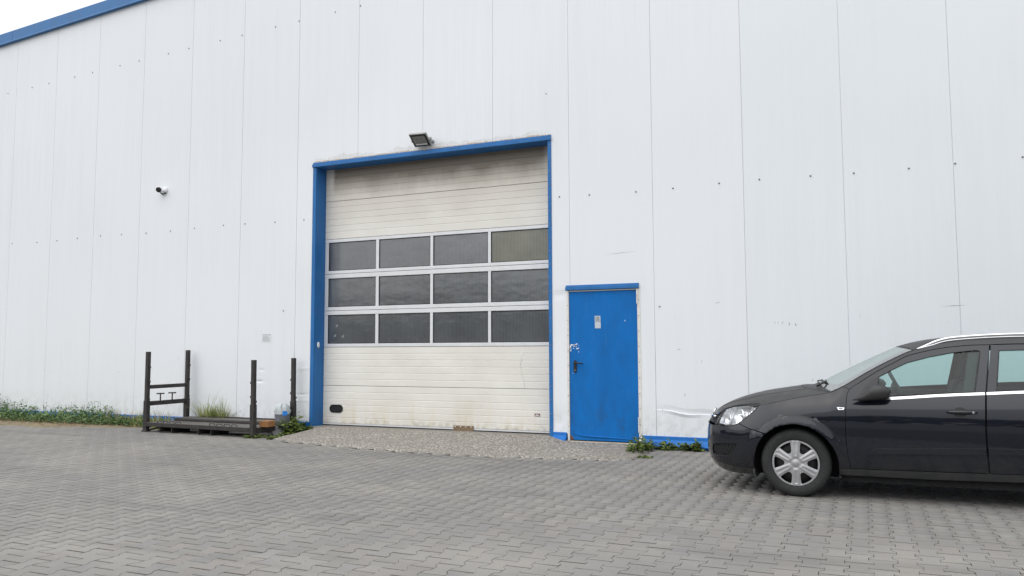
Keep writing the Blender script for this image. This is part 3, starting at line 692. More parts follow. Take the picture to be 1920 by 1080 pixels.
nb = MB(); nb.box(1.728, 1.912, -.004, -.001, 1.455, 1.585)
notice = tag(nb.build('notice', 'paper', origin=(1.82, -.004, 1.455)), 'small faded paper notice on the wall left of the gate', 'notice')
mb = MB(); 
for i in range(6): mb.box(1.742, 1.895 - .02 * (i % 3), -.0048, -.0042, 1.472 + i * .0145, 1.476 + i * .0145)
mb.box(1.735, 1.905, -.0048, -.0042, 1.570, 1.578); mb.build('faded_print', 'sticker_ink', notice)

# ================================================================== steel post rack by the wall
rk = thing('post_rack', (1.3, -.55, 0), 'low black steel rack with four upright posts standing against the wall', 'rack')
FLp, FRp, RLp, RRp = Vector((.17, -.93)), Vector((2.495, -1.04)), Vector((.215, -.13)), Vector((2.505, -.13))
def post(p, h, dx, dy, name='post'):
    mb = MB(); w = .030
    mb.add([(p.x + sx * w + dx * z / h, p.y + sy * w + dy * z / h, z) for z in (.03, h) for sx, sy in ((-1, -1), (1, -1), (1, 1), (-1, 1))], [(3, 2, 1, 0), (4, 5, 6, 7), (0, 1, 5, 4), (1, 2, 6, 5), (2, 3, 7, 6), (3, 0, 4, 7)])
    w = .037; q = .50; g = lambda z: (dx * z / h, dy * z / h)
    mb.add([(p.x + sx * w + g(z)[0], p.y + sy * w + g(z)[1], z) for z in (.02, q) for sx, sy in ((-1, -1), (1, -1), (1, 1), (-1, 1))], [(3, 2, 1, 0), (4, 5, 6, 7), (0, 1, 5, 4), (1, 2, 6, 5), (2, 3, 7, 6), (3, 0, 4, 7)])
    o = mb.build(name, 'rack_steel', rk, bevel=.004)
    for z, sx in ((.62 * h, 1), (.80 * h, 1), (.40 * h, 1)) if p.x < 1 else ((.52 * h, -1), (.70 * h, -1), (.46 * h, 1)):
        m2 = MB(); cx, cy = p.x + dx * z / h, p.y + dy * z / h
        m2.box(cx + (.034 if sx > 0 else -.056), cx + (.056 if sx > 0 else -.034), cy - .015, cy + .015, z - .012, z + .022); m2.build('hook', 'rack_steel', o, bevel=.003)
    m3 = MB(); m3.box(p.x - .05, p.x + .05, p.y - .05, p.y + .05, .0, .03); m3.build('foot', 'rack_steel', o, bevel=.004)
    return o
post(FLp, 1.30, .0, .0); post(RLp, 1.325, .0, .0); post(FRp, 1.17, -.012, .0); post(RRp, 1.19, -.010, .0)
def bar(a, b, w, h, name, mat='rack_steel', par=None):
    a, b = Vector(a), Vector(b); d = (b - a); L = d.length; d.normalize(); s = d.cross(Vector((0, 0, 1))).normalized(); u = s.cross(d)
    mt = Matrix((d, s, u)).transposed().to_4x4(); mt.translation = a
    mb = MB(); mb.box(0, L, -w / 2, w / 2, -h / 2, h / 2, mt); return mb.build(name, mat, par or rk, bevel=.004)
bar((FLp.x, FLp.y + .036, .722), (RLp.x + .0, RLp.y - .036, .728), .04, .062, 'crossbar'); b2 = bar((FLp.x, FLp.y + .042, .452), (RLp.x, RLp.y - .042, .458), .045, .072, 'crossbar')
for t in (.33, .63):
    x, y = FLp.x + .03 * t, FLp.y + .8 * t
    mb = MB(); mb.tube([(x, y, .485), (x, y, .60)], .011, 8); mb.tube([(x - .035, y - .05, .604), (x + .035, y + .05, .604)], .011, 8); mb.build('locking_pin', 'rack_steel', rk, smooth=True)
# front tray
bar((FLp.x + .036, FLp.y - .01, .122), (FRp.x - .04, FRp.y - .01, .122), .05, .064, 'front_beam')
bar((FLp.x + .02, -.56, .115), (FRp.x + .0, -.60, .115), .05, .064, 'rear_beam')
bar((FRp.x + .005, FRp.y + .045, .105), (FRp.x + .005, -.575, .105), .06, .085, 'end_beam'); bar((FLp.x, FLp.y + .045, .105), (FLp.x + .02, -.59, .105), .05, .06, 'end_beam')
mb = MB(); mb.add([(.20, -.905, .149), (2.46, -1.012, .149), (2.46, -.60, .149), (.20, -.57, .149), (.20, -.905, .140), (2.46, -1.012, .140), (2.46, -.60, .140), (.20, -.57, .140)], [(0, 1, 2, 3), (4, 7, 6, 5), (0, 4, 5, 1), (1, 5, 6, 2), (2, 6, 7, 3), (3, 7, 4, 0)]); mb.build('deck_sheet', 'rack_steel', rk)
for x0, x1 in ((.42, .98), (1.58, 2.20)):                         # bent rod lashing loops along the front edge
    pts = []; n = 4
    for i in range(n):
        a, b = x0 + (x1 - x0) * i / n, x0 + (x1 - x0) * (i + .72) / n; y = -.925 - .047 * (a - .2)
        pts += [(a, y, .154), (a + .01, y, .180), (b - .01, y, .180), (b, y, .154)]
    mb = MB(); mb.tube(pts, .008, 6); mb.build('lashing_loop', 'rack_steel', rk, smooth=False)
for x in (.655, 1.52):                                            # fork pockets
    y = -.945 - .047 * (x - .2); w = .26
    mb = MB(); mb.box(x - w / 2 - .007, x - w / 2 + .007, y - .02, y + .36, .002, .09); mb.box(x + w / 2 - .007, x + w / 2 + .007, y - .02, y + .36, .002, .09); mb.box(x - w / 2 + .0075, x + w / 2 - .0075, y - .02, y + .36, .002, .012); mb.build('fork_pocket', 'rack_steel', rk)
mb = MB(); mb.tube([(.19, -.92, .02), (.30, -.76, .06), (.62, -.60, .10)], .014, 8); mb.build('brace', 'rack_steel', rk, smooth=True)
# raised rear tray
bar((.30, -.455, .150), (2.64, -.47, .150), .04, .05, 'tray_beam'); bar((2.62, -.44, .150), (2.56, -.09, .150), .04, .05, 'tray_beam'); bar((.30, -.44, .150), (.28, -.17, .150), .04, .05, 'tray_beam')
mb = MB(); mb.box(.28, 2.63, -.455, -.085, .1765, .186); mb.build('deck_sheet', 'rack_steel', rk)
for x, y in ((2.615, -.455), (2.58, -.12), (.33, -.455)):
    mb = MB(); mb.box(x - .03, x + .03, y - .03, y + .03, 0, .124); mb.build('tray_leg', 'rack_steel', rk, bevel=.004)
mb = MB(); mb.tube([(.55 + .12 * i, -.115 + .012 * math.sin(i * 2.1), .197) for i in range(17)], .010, 6); mb.build('rod', 'rack_steel', rk, smooth=True)

bm_ = MB(); Mx = Matrix.Translation(Vector((2.53, -.56, .062))) @ Matrix.Rotation(R_(-18), 4, 'Z') @ Matrix.Rotation(R_(34), 4, 'Y')
bm_.box(-.12, .16, -.10, .10, -.016, .016, Mx)
tag(bm_.build('concrete_slab', 'slab_grey', origin=(2.53, -.56, 0), bevel=.004), 'broken grey slab leaning beside the rack end', 'slab')
bm_ = MB(); Mx = Matrix.Translation(Vector((2.555, -.80, .196))) @ Matrix.Rotation(R_(8), 4, 'Z'); bm_.box(-.075, .075, -.10, .10, -.045, .045, Mx)
wbk = tag(bm_.build('wood_block', 'orange_wood', origin=(2.555, -.80, .15), bevel=.004), 'short orange wood block lying on the rack end', 'wood block')
bk = thing('bucket', (2.42, -.29, .187), 'squat grey plastic bucket on the rack beside the gate', 'bucket')
mb = MB(); mb.lathe([(.112, .0), (.116, .004), (.120, .105), (.125, .107), (.125, .115), (.115, .115), (.110, .02), (0, .02)], Matrix.Translation(Vector((2.42, -.29, .187))), 28); mb.lathe([(0, 0), (.112, 0)], Matrix.Translation(Vector((2.42, -.29, .1872))), 28)
mb.build('tub', 'bucket_grey', bk, auto=35)
jg = thing('plastic_bag', (2.42, -.29, .21), 'crumpled clear white plastic bag stuffed in the grey bucket', 'plastic bag')
mb = MB(); prof = [(.02, .0), (.106, .0), (.106, .09), (.112, .13), (.108, .19), (.085, .235), (.05, .255), (.0, .262)]
mb.lathe(prof, Matrix.Translation(Vector((2.42, -.29, .208))), 30)
rs = random.Random(8)
for i in range(len(mb.v)):
    x, y, z = mb.v[i]
    if z > .31: k = .011 * math.sin(x * 90 + z * 60) + .010 * math.sin(y * 80 - z * 70) + rs.gauss(0, .003); mb.v[i] = (x + k, y + k * .6, z + .012 * math.sin(x * 70 + y * 50))
mb.build('film', 'clear_film', jg, smooth=True)
mb = MB(); a0 = R_(-50); a1 = R_(-14); n = 6; vs = []
for i in range(n + 1): a = a0 + (a1 - a0) * i / n; vs += [(2.42 + .1275 * math.cos(a), -.29 + .1275 * math.sin(a), .285), (2.42 + .122 * math.cos(a), -.29 + .122 * math.sin(a), .355)]
mb.add(vs, [(2 * i, 2 * i + 2, 2 * i + 3, 2 * i + 1) for i in range(n)]); tag(mb.build('sticker', 'blue_sticker', jg), 'bright blue sticker on the bag')

# ================================================================== plants
class Plant:
    def __init__(s, seed): s.r = random.Random(seed); s.mb = MB(); s.t = []
    def blade(s, p, h, lean, az, w, tone):
        r = s.r; px, py, pz = p; dx, dy = math.cos(az), math.sin(az); qx, qy = -dy * w, dx * w; vs = []
        for k, (t, ww) in enumerate(((0, 1.), (.35, .85), (.7, .55), (1., .05))):
            o = lean * t * t; z = h * (t - .35 * lean / max(h, .01) * t * t * .6); 
            vs += [(px + dx * o - qx * ww, py + dy * o - qy * ww, pz + z), (px + dx * o + qx * ww, py + dy * o + qy * ww, pz + z)]
        s.mb.add(vs, [(0, 1, 3, 2), (2, 3, 5, 4), (4, 5, 7, 6)]); s.t += [tone] * 8
    def leaf(s, p, L, w, az, el, tone):
        d = Vector((math.cos(az) * math.cos(el), math.sin(az) * math.cos(el), math.sin(el))); q = d.cross(Vector((0, 0, 1)));
        q = Vector((1, 0, 0)) if q.length < .05 else q.normalized(); q.rotate(Matrix.Rotation(s.r.uniform(-.7, .7), 3, d)); n = q.cross(d); p = Vector(p)
        vs = [p, p + d * L * .4 + q * w + n * L * .06, p + d * L * .4 - q * w + n * L * .06, p + d * L * .75 + q * w * .7 - n * L * .02, p + d * L * .75 - q * w * .7 - n * L * .02, p + d * L - n * L * .16]
        s.mb.add(vs, [(0, 1, 2), (1, 3, 4, 2), (3, 5, 4)]); s.t += [tone] * 6
    def done(s, name, mat, parent=None, origin=None):
        s.mb.tone = s.t; return s.mb.build(name, mat, parent, origin=origin)
# green strip of weeds along the left wall (nobody could count it)
P = Plant(21); r = P.r
def strip_h(x):       # taller on the far left, petering out towards the rack
    return .35 * (1 - .55 * max(0, min(1, (x + 3.2) / 3.2))) * (.8 + .25 * math.sin(x * 2.3) + .18 * math.sin(x * 6.1))
for i in range(8500):
    x = -10.5 + 10.4 * r.random() ** .8; y = -.04 - .62 * r.random() ** 1.3 * (1 - .45 * max(0, min(1, (x + 2) / 2))); h = strip_h(x) * r.uniform(.2, 1.) * (1 - .55 * abs(y))
    P.leaf((x + r.gauss(0, .02), y, .02 + h * r.random()), r.uniform(.04, .095), r.uniform(.009, .022), r.uniform(0, 6.28), r.uniform(-.4, 1.1), r.random())
for i in range(420):
    x = -10.5 + 10.2 * r.random() ** .8; y = -.04 - .45 * r.random(); h = strip_h(x) * r.uniform(.8, 1.35)
    P.blade((x, y, .01), h, r.uniform(.0, .10), r.uniform(0, 6.28), .0035, r.random() * .5)
    for k in range(6): P.leaf((x + r.gauss(0, .01), y + r.gauss(0, .01), h * r.uniform(.55, 1.)), r.uniform(.02, .045), .007, r.uniform(0, 6.28), r.uniform(.2, 1.2), r.random() * .6)
tag(P.done('weed_strip', 'weed_leaf'), 'ragged green weeds growing along the wall left of the rack', 'weeds', kind='stuff')
P = Plant(22); r = P.r
for i in range(1500):
    x = -10.5 + 10.6 * r.random(); y = -.25 - .62 * r.random(); 
    if x > -1.4: y *= .6
    P.blade((x, y, .015), r.uniform(.03, .12), r.uniform(.04, .14), r.uniform(0, 6.28), .003, r.random())
for i in range(260):
    x = -1.6 + 1.5 * r.random(); P.blade((x, -.06 - .34 * r.random(), .01), r.uniform(.12, .33), r.uniform(.05, .22), r.uniform(0, 6.28), .0035, r.random())
tag(P.done('dry_grass', 'dry_straw'), 'dry straw coloured grass at the edge of the soil strip', 'grass', kind='stuff')

def grass_tuft(name, cx, cy, rx, ry, h, n, seed, label, group, mat='grass_blade', z=0):
    P = Plant(seed); r = P.r; t = thing(name, (cx, cy, 0), label, 'grass', group)
    for i in range(n):
        a = r.uniform(0, 6.28); q = math.sqrt(r.random()); x, y = cx + rx * q * math.cos(a), min(-.03, cy + ry * q * math.sin(a))
        hh = h * r.uniform(.35, 1.) * (1.05 - .45 * q); P.blade((x, y, z), hh, hh * r.uniform(.1, .75), math.atan2(y - cy, x - cx) + r.gauss(0, .9), r.uniform(.0035, .0075), r.random())
    P.done('blades', mat, t)['kind'] = 'stuff'; return t
grass_tuft('grass_tuft', .62, -.075, .17, .05, .80, 210, 31, 'taller of two grass tufts growing between rack and wall, left one', 'grass tufts behind the rack')
grass_tuft('grass_tuft', .93, -.07, .17, .05, .66, 210, 32, 'shorter of two grass tufts between rack and wall, right one', 'grass tufts behind the rack')
grass_tuft('grass_tuft', .03, -.40, .16, .25, .36, 120, 33, 'thin grass tuft around the left front post of the rack', 'grass tufts behind the rack')
grass_tuft('grass_tuft', -.62, -.30, .22, .20, .38, 110, 34, 'loose pale grass tuft left of the rack, beside the weeds', 'grass tufts behind the rack')

def leafy(name, cx, cy, rx, ry, h, nst, seed, label, L=(.05, .11), mat='bush_leaf', group=None, cat='plant'):
    P = Plant(seed); r = P.r; t = thing(name, (cx, cy, 0), label, cat, group); S_ = Plant(seed + 100)
    for i in range(nst):
        a = r.uniform(0, 6.28); q = math.sqrt(r.random()); x, y = cx + rx * q * math.cos(a), min(-.02, cy + ry * q * math.sin(a)); hh = h * r.uniform(.35, 1.) * (1.1 - .7 * q)
        tx, ty = x + (x - cx) * .6 + r.gauss(0, .02), min(-.02, y + (y - cy) * .6 + r.gauss(0, .02))
        S_.blade((x, y, 0), hh, .05, math.atan2(ty - y, tx - x), .003, .3)
        for k in range(9):
            u = (k + r.random()) / 9; P.leaf((x + (tx - x) * u, y + (ty - y) * u, hh * (.1 + .9 * u)), r.uniform(*L), r.uniform(.009, .022), r.uniform(0, 6.28), r.uniform(-.25, .95), min(1, max(0, .25 + .6 * u + r.gauss(0, .2))))
    P.done('leaves', mat, t)['kind'] = 'stuff'; S_.done('stems', mat, t)['kind'] = 'stuff'; return t
leafy('bush', 2.66, -.32, .17, .20, .38, 56, 41, 'dense green bush between rack and left gate jamb')
leafy('low_weed', 2.56, -1.02, .24, .07, .05, 24, 42, 'low creeping weeds at the right front foot of the rack', (.03, .06), cat='weed')
leafy('low_weed', 2.79, -.70, .06, .26, .06, 18, 46, 'low creeping weeds on the left edge of the concrete ramp', (.03, .06), cat='weed')
leafy('low_weed', 2.86, -.20, .16, .08, .09, 30, 47, 'small brownish weeds at the foot of the left gate jamb', (.03, .05), cat='weed')
leafy('weed_clump', 8.27, -.40, .10, .34, .22, 40, 43, 'tall green weeds at the right foot of the blue door', (.04, .085), cat='weed')
leafy('weed_clump', 8.58, -.14, .09, .06, .13, 16, 44, 'middle weed clump on the blue flashing beside the car', (.04, .09), cat='weed')
leafy('weed_clump', 8.90, -.13, .11, .06, .17, 22, 45, 'right weed clump on the blue flashing, nearest the car', (.04, .09), cat='weed')
leafy('low_weed', 6.98, -.16, .12, .05, .06, 16, 48, 'tiny weeds at the right foot of the gate', (.025, .05), cat='weed')
leafy('low_weed', 8.50, -1.00, .05, .04, .035, 8, 49, 'single tiny weed in the paving right of the ramp', (.02, .04), cat='weed')

# ================================================================== the parked estate car
# ---- plan curve of the car (x back from nose, half width) ----
PLAN=[(0,0),(.004,.2),(.03,.38),(.085,.535),(.17,.655),(.29,.738),(.45,.786),(.65,.812),(.92,.825),(1.4,.832),(2.2,.835),(3.0,.83),(3.5,.815),(3.9,.79),(4.1,.755),(4.22,.69),(4.29,.55),(4.31,.3),(4.315,0)]
PLAN_U=PLAN
PLAN=[(.050,0),(.053,.2),(.075,.38),(.113,.535),(.178,.655)]+PLAN_U[5:]
def cr(p,n):
    out=[]
    for i in range(len(p)-1):
        a=p[max(i-1,0)];b=p[i];c=p[i+1];d=p[min(i+2,len(p)-1)]
        if i==0:a=(p[1][0],-p[1][1])
        if i==len(p)-2:d=(p[-2][0],-p[-2][1])
        t0=0;f=lambda q,r:max(1e-6,math.hypot(q[0]-r[0],q[1]-r[1])**.5)
        t1=f(a,b);t2=t1+f(b,c);t3=t2+f(c,d)
        for k in range(n):
            t=t1+(t2-t1)*k/n
            L=lambda P,Q,ta,tb:tuple(P[j]*(tb-t)/(tb-ta)+Q[j]*(t-ta)/(tb-ta) for j in (0,1))
            A1=L(a,b,0,t1);A2=L(b,c,t1,t2);A3=L(c,d,t2,t3)
            B1=L(A1,A2,0,t2);B2=L(A2,A3,t1,t3)
            out.append(L(B1,B2,t1,t2))
    out.append(p[-1]);return out
_pl=cr(PLAN,24);_pu=cr(PLAN_U,24);_s=[0]
for i in range(1,len(_pu)):_s.append(_s[-1]+math.hypot(_pu[i][0]-_pu[i-1][0],_pu[i][1]-_pu[i-1][1]))
UMAX=_s[-1]
def plan(u):
    u=min(max(u,0),UMAX-1e-6);i=min(max(bisect.bisect_right(_s,u)-1,0),len(_pl)-2)
    t=(u-_s[i])/(_s[i+1]-_s[i]);a,b=_pl[i],_pl[i+1]
    x=a[0]+(b[0]-a[0])*t;y=a[1]+(b[1]-a[1])*t
    # smooth normal
    def tan(j):
        j0=max(j-1,0);j1=min(j+1,len(_pl)-1);dx=_pl[j1][0]-_pl[j0][0];dy=_pl[j1][1]-_pl[j0][1]
        if j==0:dx,dy=0,1
        if j==len(_pl)-1:dx,dy=0,-1
        l=math.hypot(dx,dy);return dx/l,dy/l
    ta,tb=tan(i),tan(i+1);tx=ta[0]+(tb[0]-ta[0])*t;ty=ta[1]+(tb[1]-ta[1])*t;l=math.hypot(tx,ty)
    return x,y,-ty/l,tx/l   # outward normal (x,y)
def u_of_x(x):
    lo,hi=.5,UMAX-.5
    for _ in range(40):
        m=(lo+hi)/2
        if plan(m)[0]<x:lo=m
        else:hi=m
    return lo
def itp(T,z):
    if z<=T[0][0]:return T[0][1]
    for i in range(len(T)-1):
        if z<=T[i+1][0]:
            a,b=T[i],T[i+1]
            # monotone-ish hermite
            m=lambda j:0 if not(0<=j<len(T)-1) else (T[j+1][1]-T[j][1])/(T[j+1][0]-T[j][0])
            h=b[0]-a[0];t=(z-a[0])/h;d0=(m(i-1)+m(i))/2 if i>0 else m(i);d1=(m(i)+m(i+1))/2 if i+2<len(T) else m(i)
            return (2*t**3-3*t*t+1)*a[1]+(t**3-2*t*t+t)*h*d0+(-2*t**3+3*t*t)*b[1]+(t**3-t*t)*h*d1
    a,b=T[-2],T[-1];return b[1]+(z-b[0])*(b[1]-a[1])/(b[0]-a[0])
SIDE=[(.15,-.12),(.22,-.075),(.27,-.045),(.33,-.022),(.45,-.004),(.6,0),(.72,-.004),(.8,-.014),(.87,-.032),(.94,-.058),(1.0,-.082),(1.1,-.124),(1.2,-.17),(1.3,-.222),(1.36,-.262),(1.42,-.32)]
FRONT=[(.15,-.16),(.2,-.08),(.26,-.035),(.32,-.012),(.42,0),(.54,-.002),(.6,-.012),(.66,-.04),(.72,-.08),(.8,-.15),(.9,-.25)]
HOODE=[(.2,.74),(.45,.78),(.62,.80),(.88,.865),(1.06,.90),(1.23,.94),(1.5,1.2)]
def sst(a,b,t):
    t=min(max((t-a)/(b-a),0),1);return t*t*(3-2*t)
WX,WZ=.92,.292
def S(u,z,side=-1):
    x,y,nx,ny=plan(u)
    w=sst(.95,1.35,u)          # front -> side blend (arc length)
    o=itp(FRONT,z)*(1-w)+itp(SIDE,z)*w
    if .3<x<1.35:
        e=itp(HOODE,x);o-=.038*sst(e-.20,e+.03,z)**1.6*sst(1.35,1.2,x)*sst(.45,.9,x)
    # wheel arch flares
    for wx in (WX,WX+2.58):
        r=math.hypot(x-wx,z-WZ)
        if z>.2 and r<.46:
            k=sst(.36,.30,abs(math.atan2(x-wx,z-WZ))/3.14159*1.0) if False else 1
            ang=abs(math.atan2(x-wx,z-WZ));k=sst(1.45,.9,ang)
            if r<=.422:o+=(.030-.012*sst(.36,.422,r))*k
            elif r<.430:o+=.018*k*(1-(r-.422)/.008)
    # belt shoulder highlight crease
    return (x+nx*o,side*(y+ny*o),z)

CARX, CARY = 9.46, -2.21
car = thing('parked_car', (CARX, CARY, 0), 'black estate car with silver hubcaps parked beside the wall', 'car')
def off_poly(poly, d):
    n = len(poly); A = sum(poly[i][0] * poly[(i + 1) % n][1] - poly[(i + 1) % n][0] * poly[i][1] for i in range(n)); sg = 1 if A > 0 else -1; out = []
    for i in range(n):
        p, a, b = Vector(poly[i]), Vector(poly[i - 1]), Vector(poly[(i + 1) % n]); e1 = (p - a).normalized(); e2 = (b - p).normalized()
        n1 = Vector((-e1.y, e1.x)) * sg; n2 = Vector((-e2.y, e2.x)) * sg; m_ = n1 + n2; l = max(.45, m_.length_squared / 2)
        out.append(tuple(p + m_ * (d / l) / 1.0 * .999) if m_.length > 1e-4 else tuple(p))
    return out
def densify(poly, step, closed=True):
    out = []; n = len(poly)
    for i in range(n if closed else n - 1):
        a, b = poly[i], poly[(i + 1) % n]; L = math.hypot(b[0] - a[0], b[1] - a[1]); k = max(1, int(L / step))
        out += [(a[0] + (b[0] - a[0]) * j / k, a[1] + (b[1] - a[1]) * j / k) for j in range(k)]
    if not closed: out.append(poly[-1])
    return out
def smooth_line(p, n=6):      # Catmull-Rom through open polyline
    out = []
    for i in range(len(p) - 1):
        a, b, c, d = p[max(i - 1, 0)], p[i], p[i + 1], p[min(i + 2, len(p) - 1)]
        for k in range(n):
            t = k / n; out.append(tuple(.5 * (2 * b[j] + (c[j] - a[j]) * t + (2 * a[j] - 5 * b[j] + 4 * c[j] - d[j]) * t * t + (3 * b[j] - a[j] - 3 * c[j] + d[j]) * t ** 3) for j in range(len(b))))
    out.append(tuple(p[-1])); return out
def near_seg(pts, P_, tol):
    P_ = np.array(P_); Q = np.roll(P_, -1, 0); D = Q - P_; L2 = np.maximum((D ** 2).sum(1), 1e-12); keep = []
    for p in pts:
        t = np.clip(((np.array(p) - P_) * D).sum(1) / L2, 0, 1); d = ((P_ + D * t[:, None] - p) ** 2).sum(1).min(); keep.append(d > tol * tol)
    return keep
def patch(outline, fmap, res=.03, holes=(), gap=.0022, flange=.012, creases=(), mirror=False, lift=0.):
    """sheet panel: a 2-D outline meshed and laid on a surface map, its edges turned in"""
    o = densify(off_poly(outline, gap) if gap else list(outline), res * .7); hs = [densify(off_poly(h, -gap), res * .7) for h in holes]
    pts = []; x0, x1 = min(p[0] for p in o), max(p[0] for p in o); z0, z1 = min(p[1] for p in o), max(p[1] for p in o)
    nx, nz = int((x1 - x0) / res) + 1, int((z1 - z0) / res) + 1
    for i in range(nx + 1):
        for j in range(nz + 1):
            p = (x0 + res * (i + (.5 if j % 2 else 0)), z0 + res * j)
            if inside(p, o) and not any(inside(p, h) for h in hs): pts.append(p)
    if pts:
        for lp in [o] + hs: pts = [p for p, k in zip(pts, near_seg(pts, lp, res * .42)) if k]
    verts = list(o); edges = [(i, (i + 1) % len(o)) for i in range(len(o))]
    for h in hs: b = len(verts); verts += h; edges += [(b + i, b + (i + 1) % len(h)) for i in range(len(h))]
    for c in creases:
        c = [p for p in c]; b = len(verts); verts += c; edges += [(b + i, b + i + 1) for i in range(len(c) - 1)]
    verts += pts
    vo, eo, fo, ov, oe, of = delaunay_2d_cdt([Vector(v) for v in verts], edges, [], 0, 1e-6)
    F_ = []
    for f in fo:
        c = (sum(vo[i][0] for i in f) / 3, sum(vo[i][1] for i in f) / 3)
        if inside(c, o) and not any(inside(c, h) for h in hs): F_.append(tuple(f))
    P3 = []; NN = []
    for v in vo:
        p = Vector(fmap(v[0], v[1])); e = 1e-3; du = Vector(fmap(v[0] + e, v[1])) - p; dv = Vector(fmap(v[0], v[1] + e)) - p; n_ = du.cross(dv)
        n_ = n_.normalized() if n_.length > 1e-12 else Vector((0, -1, 0)); P3.append(p + n_ * lift); NN.append(n_)
    cnt = {}
    for f in F_:
        for i in range(3):
            k = (f[i], f[(i + 1) % 3]); cnt[tuple(sorted(k))] = cnt.get(tuple(sorted(k)), 0) + 1
    fs = list(F_); vs = list(P3)
    if flange:
        mp = {}
        for f in F_:
            for i in range(3):
                a, b = f[i], f[(i + 1) % 3]
                if cnt[tuple(sorted((a, b)))] == 1:
                    ids = []
                    for q, dpt in ((a, 0), (b, 0), (b, 1), (a, 1)):
                        if (q, dpt) not in mp: mp[(q, dpt)] = len(vs); vs.append(P3[q] - NN[q] * (flange if dpt else 0))
                        ids.append(mp[(q, dpt)])
                    fs.append((ids[1], ids[0], ids[3], ids[2]))
    if mirror: vs = [Vector((v.x, -v.y, v.z)) for v in vs]; fs = [f[::-1] for f in fs]
    mb = MB(); mb.add(vs, fs); return mb
def carb(mb, name, mat, parent=None, **kw):
    ob = mb.build(name, mat, None, **kw); ob.parent = parent or car; return ob
def both(outline, name, mat, fmap=S, label=None, parent=None, **kw):
    o = []
    for mir in (False, True):
        ob = carb(patch(outline, fmap, mirror=mir, **kw), name, mat, (parent[1 if mir else 0] if parent else None), auto=40); o.append(ob)
    return o
UX = .561
def arc(cx, cz, r, a0, a1, n=26): return [(cx + r * math.sin(R_(a0 + (a1 - a0) * i / n)), cz + r * math.cos(R_(a0 + (a1 - a0) * i / n))) for i in range(n + 1)]
UW, ZW, RW = .918 + UX, .285, .356
hl = [(.715, .594), (.720, .643), (.738, .698), (.783, .741), (.881, .766), (.993, .781), (1.090, .785), (1.153, .782), (1.129, .749), (1.067, .695), (.984, .627), (.934, .606), (.878, .594), (.792, .590)]
hood_edge = [(.700, .705), (.720, .716), (.775, .750), (.877, .773), (.990, .789), (1.150, .789), (1.297, .822), (1.435, .855), (1.613, .891), (1.707, .907), (1.788, .923)]
ws_seam = [(1.788, .923), (1.891, .975), (1.974, 1.026), (2.073, 1.090), (2.183, 1.154), (2.298, 1.216), (2.408, 1.270), (2.476, 1.296)]
roof_seam = [(2.476, 1.296), (2.578, 1.328), (2.681, 1.352), (2.806, 1.369), (2.946, 1.380), (3.106, 1.388), (3.300, 1.392), (3.7, 1.388), (4.1, 1.370), (4.40, 1.335), (4.58, 1.295)]
door_front = [(1.941, .952), (1.922, .916), (1.914, .863), (1.906, .771), (1.901, .651), (1.900, .542), (1.906, .445), (1.917, .359), (1.931, .274)]
door_top = [(1.941, .952), (1.973, .978), (2.015, 1.006), (2.128, 1.084), (2.212, 1.134), (2.296, 1.180), (2.406, 1.240), (2.533, 1.277), (2.677, 1.308), (2.821, 1.326), (2.939, 1.334), (3.040, 1.335)]
door_rear = [(3.040, 1.335), (3.005, 1.143), (2.971, .927), (2.960, .799), (2.953, .649), (2.955, .494), (2.960, .392), (2.966, .290)]
sl = smooth_line
# --- fender
arcR = arc(UW, ZW, RW, 93, -42, 36)      # rear foot over the top to the bumper seam
fender = [(.984, .627), (1.067, .695), (1.129, .749), (1.153, .782)] + sl(hood_edge[5:], 4)[1:] + [(1.891, .975)] + sl(door_front, 4) + [(1.833, .266)] + arcR + [(1.082, .585)]
cre = [arc(UW - .0, WZ, .422, 60, -60, 40), arc(UW - .0, WZ, .432, 60, -60, 40)]
inF = lambda c: [p for p in c if inside(p, off_poly(fender, .012))]
both(fender, 'front_wing', 'car_paint', res=.022, creases=[q for q in (inF(c) for c in cre) if len(q) > 3])
# --- bumper (one piece round the nose) : half outline mirrored in u
half = [(0, .602), (.35, .602), (.60, .598), (.715, .592), (.792, .588), (.878, .592), (.934, .604), (.984, .625), (1.082, .583)] + arc(UW, ZW, RW, -43, -98, 16) + [(1.101, .222), (.960, .230), (.818, .246), (.675, .266), (.575, .280), (.3, .285), (0, .285)]
Sx = lambda u, z: S(u, z) if u >= 0 else (lambda p: (p[0], -p[1], p[2]))(S(-u, z))
full = half + [(-u, z) for u, z in half[::-1] if u > 0]
fog = [(.695, .418), (.80, .430), (.966, .442), (.927, .376), (.871, .327), (.746, .319), (.666, .328), (.672, .38)]
inlet = [(-.40, .33), (.40, .33), (.42, .42), (-.42, .42)]
bumper = carb(patch(full, Sx, res=.026, holes=[fog, [(-u, z) for u, z in fog[::-1]], inlet], creases=[]), 'front_bumper', 'car_paint', auto=40)
Sd = lambda d: (lambda u, z: tuple(Vector(Sx(u, z)) + Vector((d, (d * .6 if u > 0 else -d * .6), 0))))
for sgn in (1, -1):
    fg = [(sgn * u, z) for u, z in fog]; fg = fg if sgn > 0 else fg[::-1]
    carb(patch(off_poly(fg, -.035), Sd(.03), res=.03, gap=0, flange=0), 'lamp_recess', 'black_plastic', bumper, smooth=True)
    mbm = MB()                                     # honeycomb mesh
    for k in range(-9, 16):
        for sl_ in (1, -1):
            pts = []
            for j in range(13):
                z = .322 + .115 * j / 12; u = .62 + .032 * k + sl_ * .30 * (z - .38) * 1.6
                if inside((u, z), fog): pts.append(tuple(Vector(Sd(.012)(sgn * u, z))))
            if len(pts) > 2: mbm.tube(pts, .0032, 4, False)
    carb(mbm, 'lamp_grille', 'trim_plastic', bumper)
carb(patch(off_poly(inlet, -.006), Sd(.03), res=.05, gap=0, flange=0), 'air_intake', 'black_plastic', bumper, smooth=True)
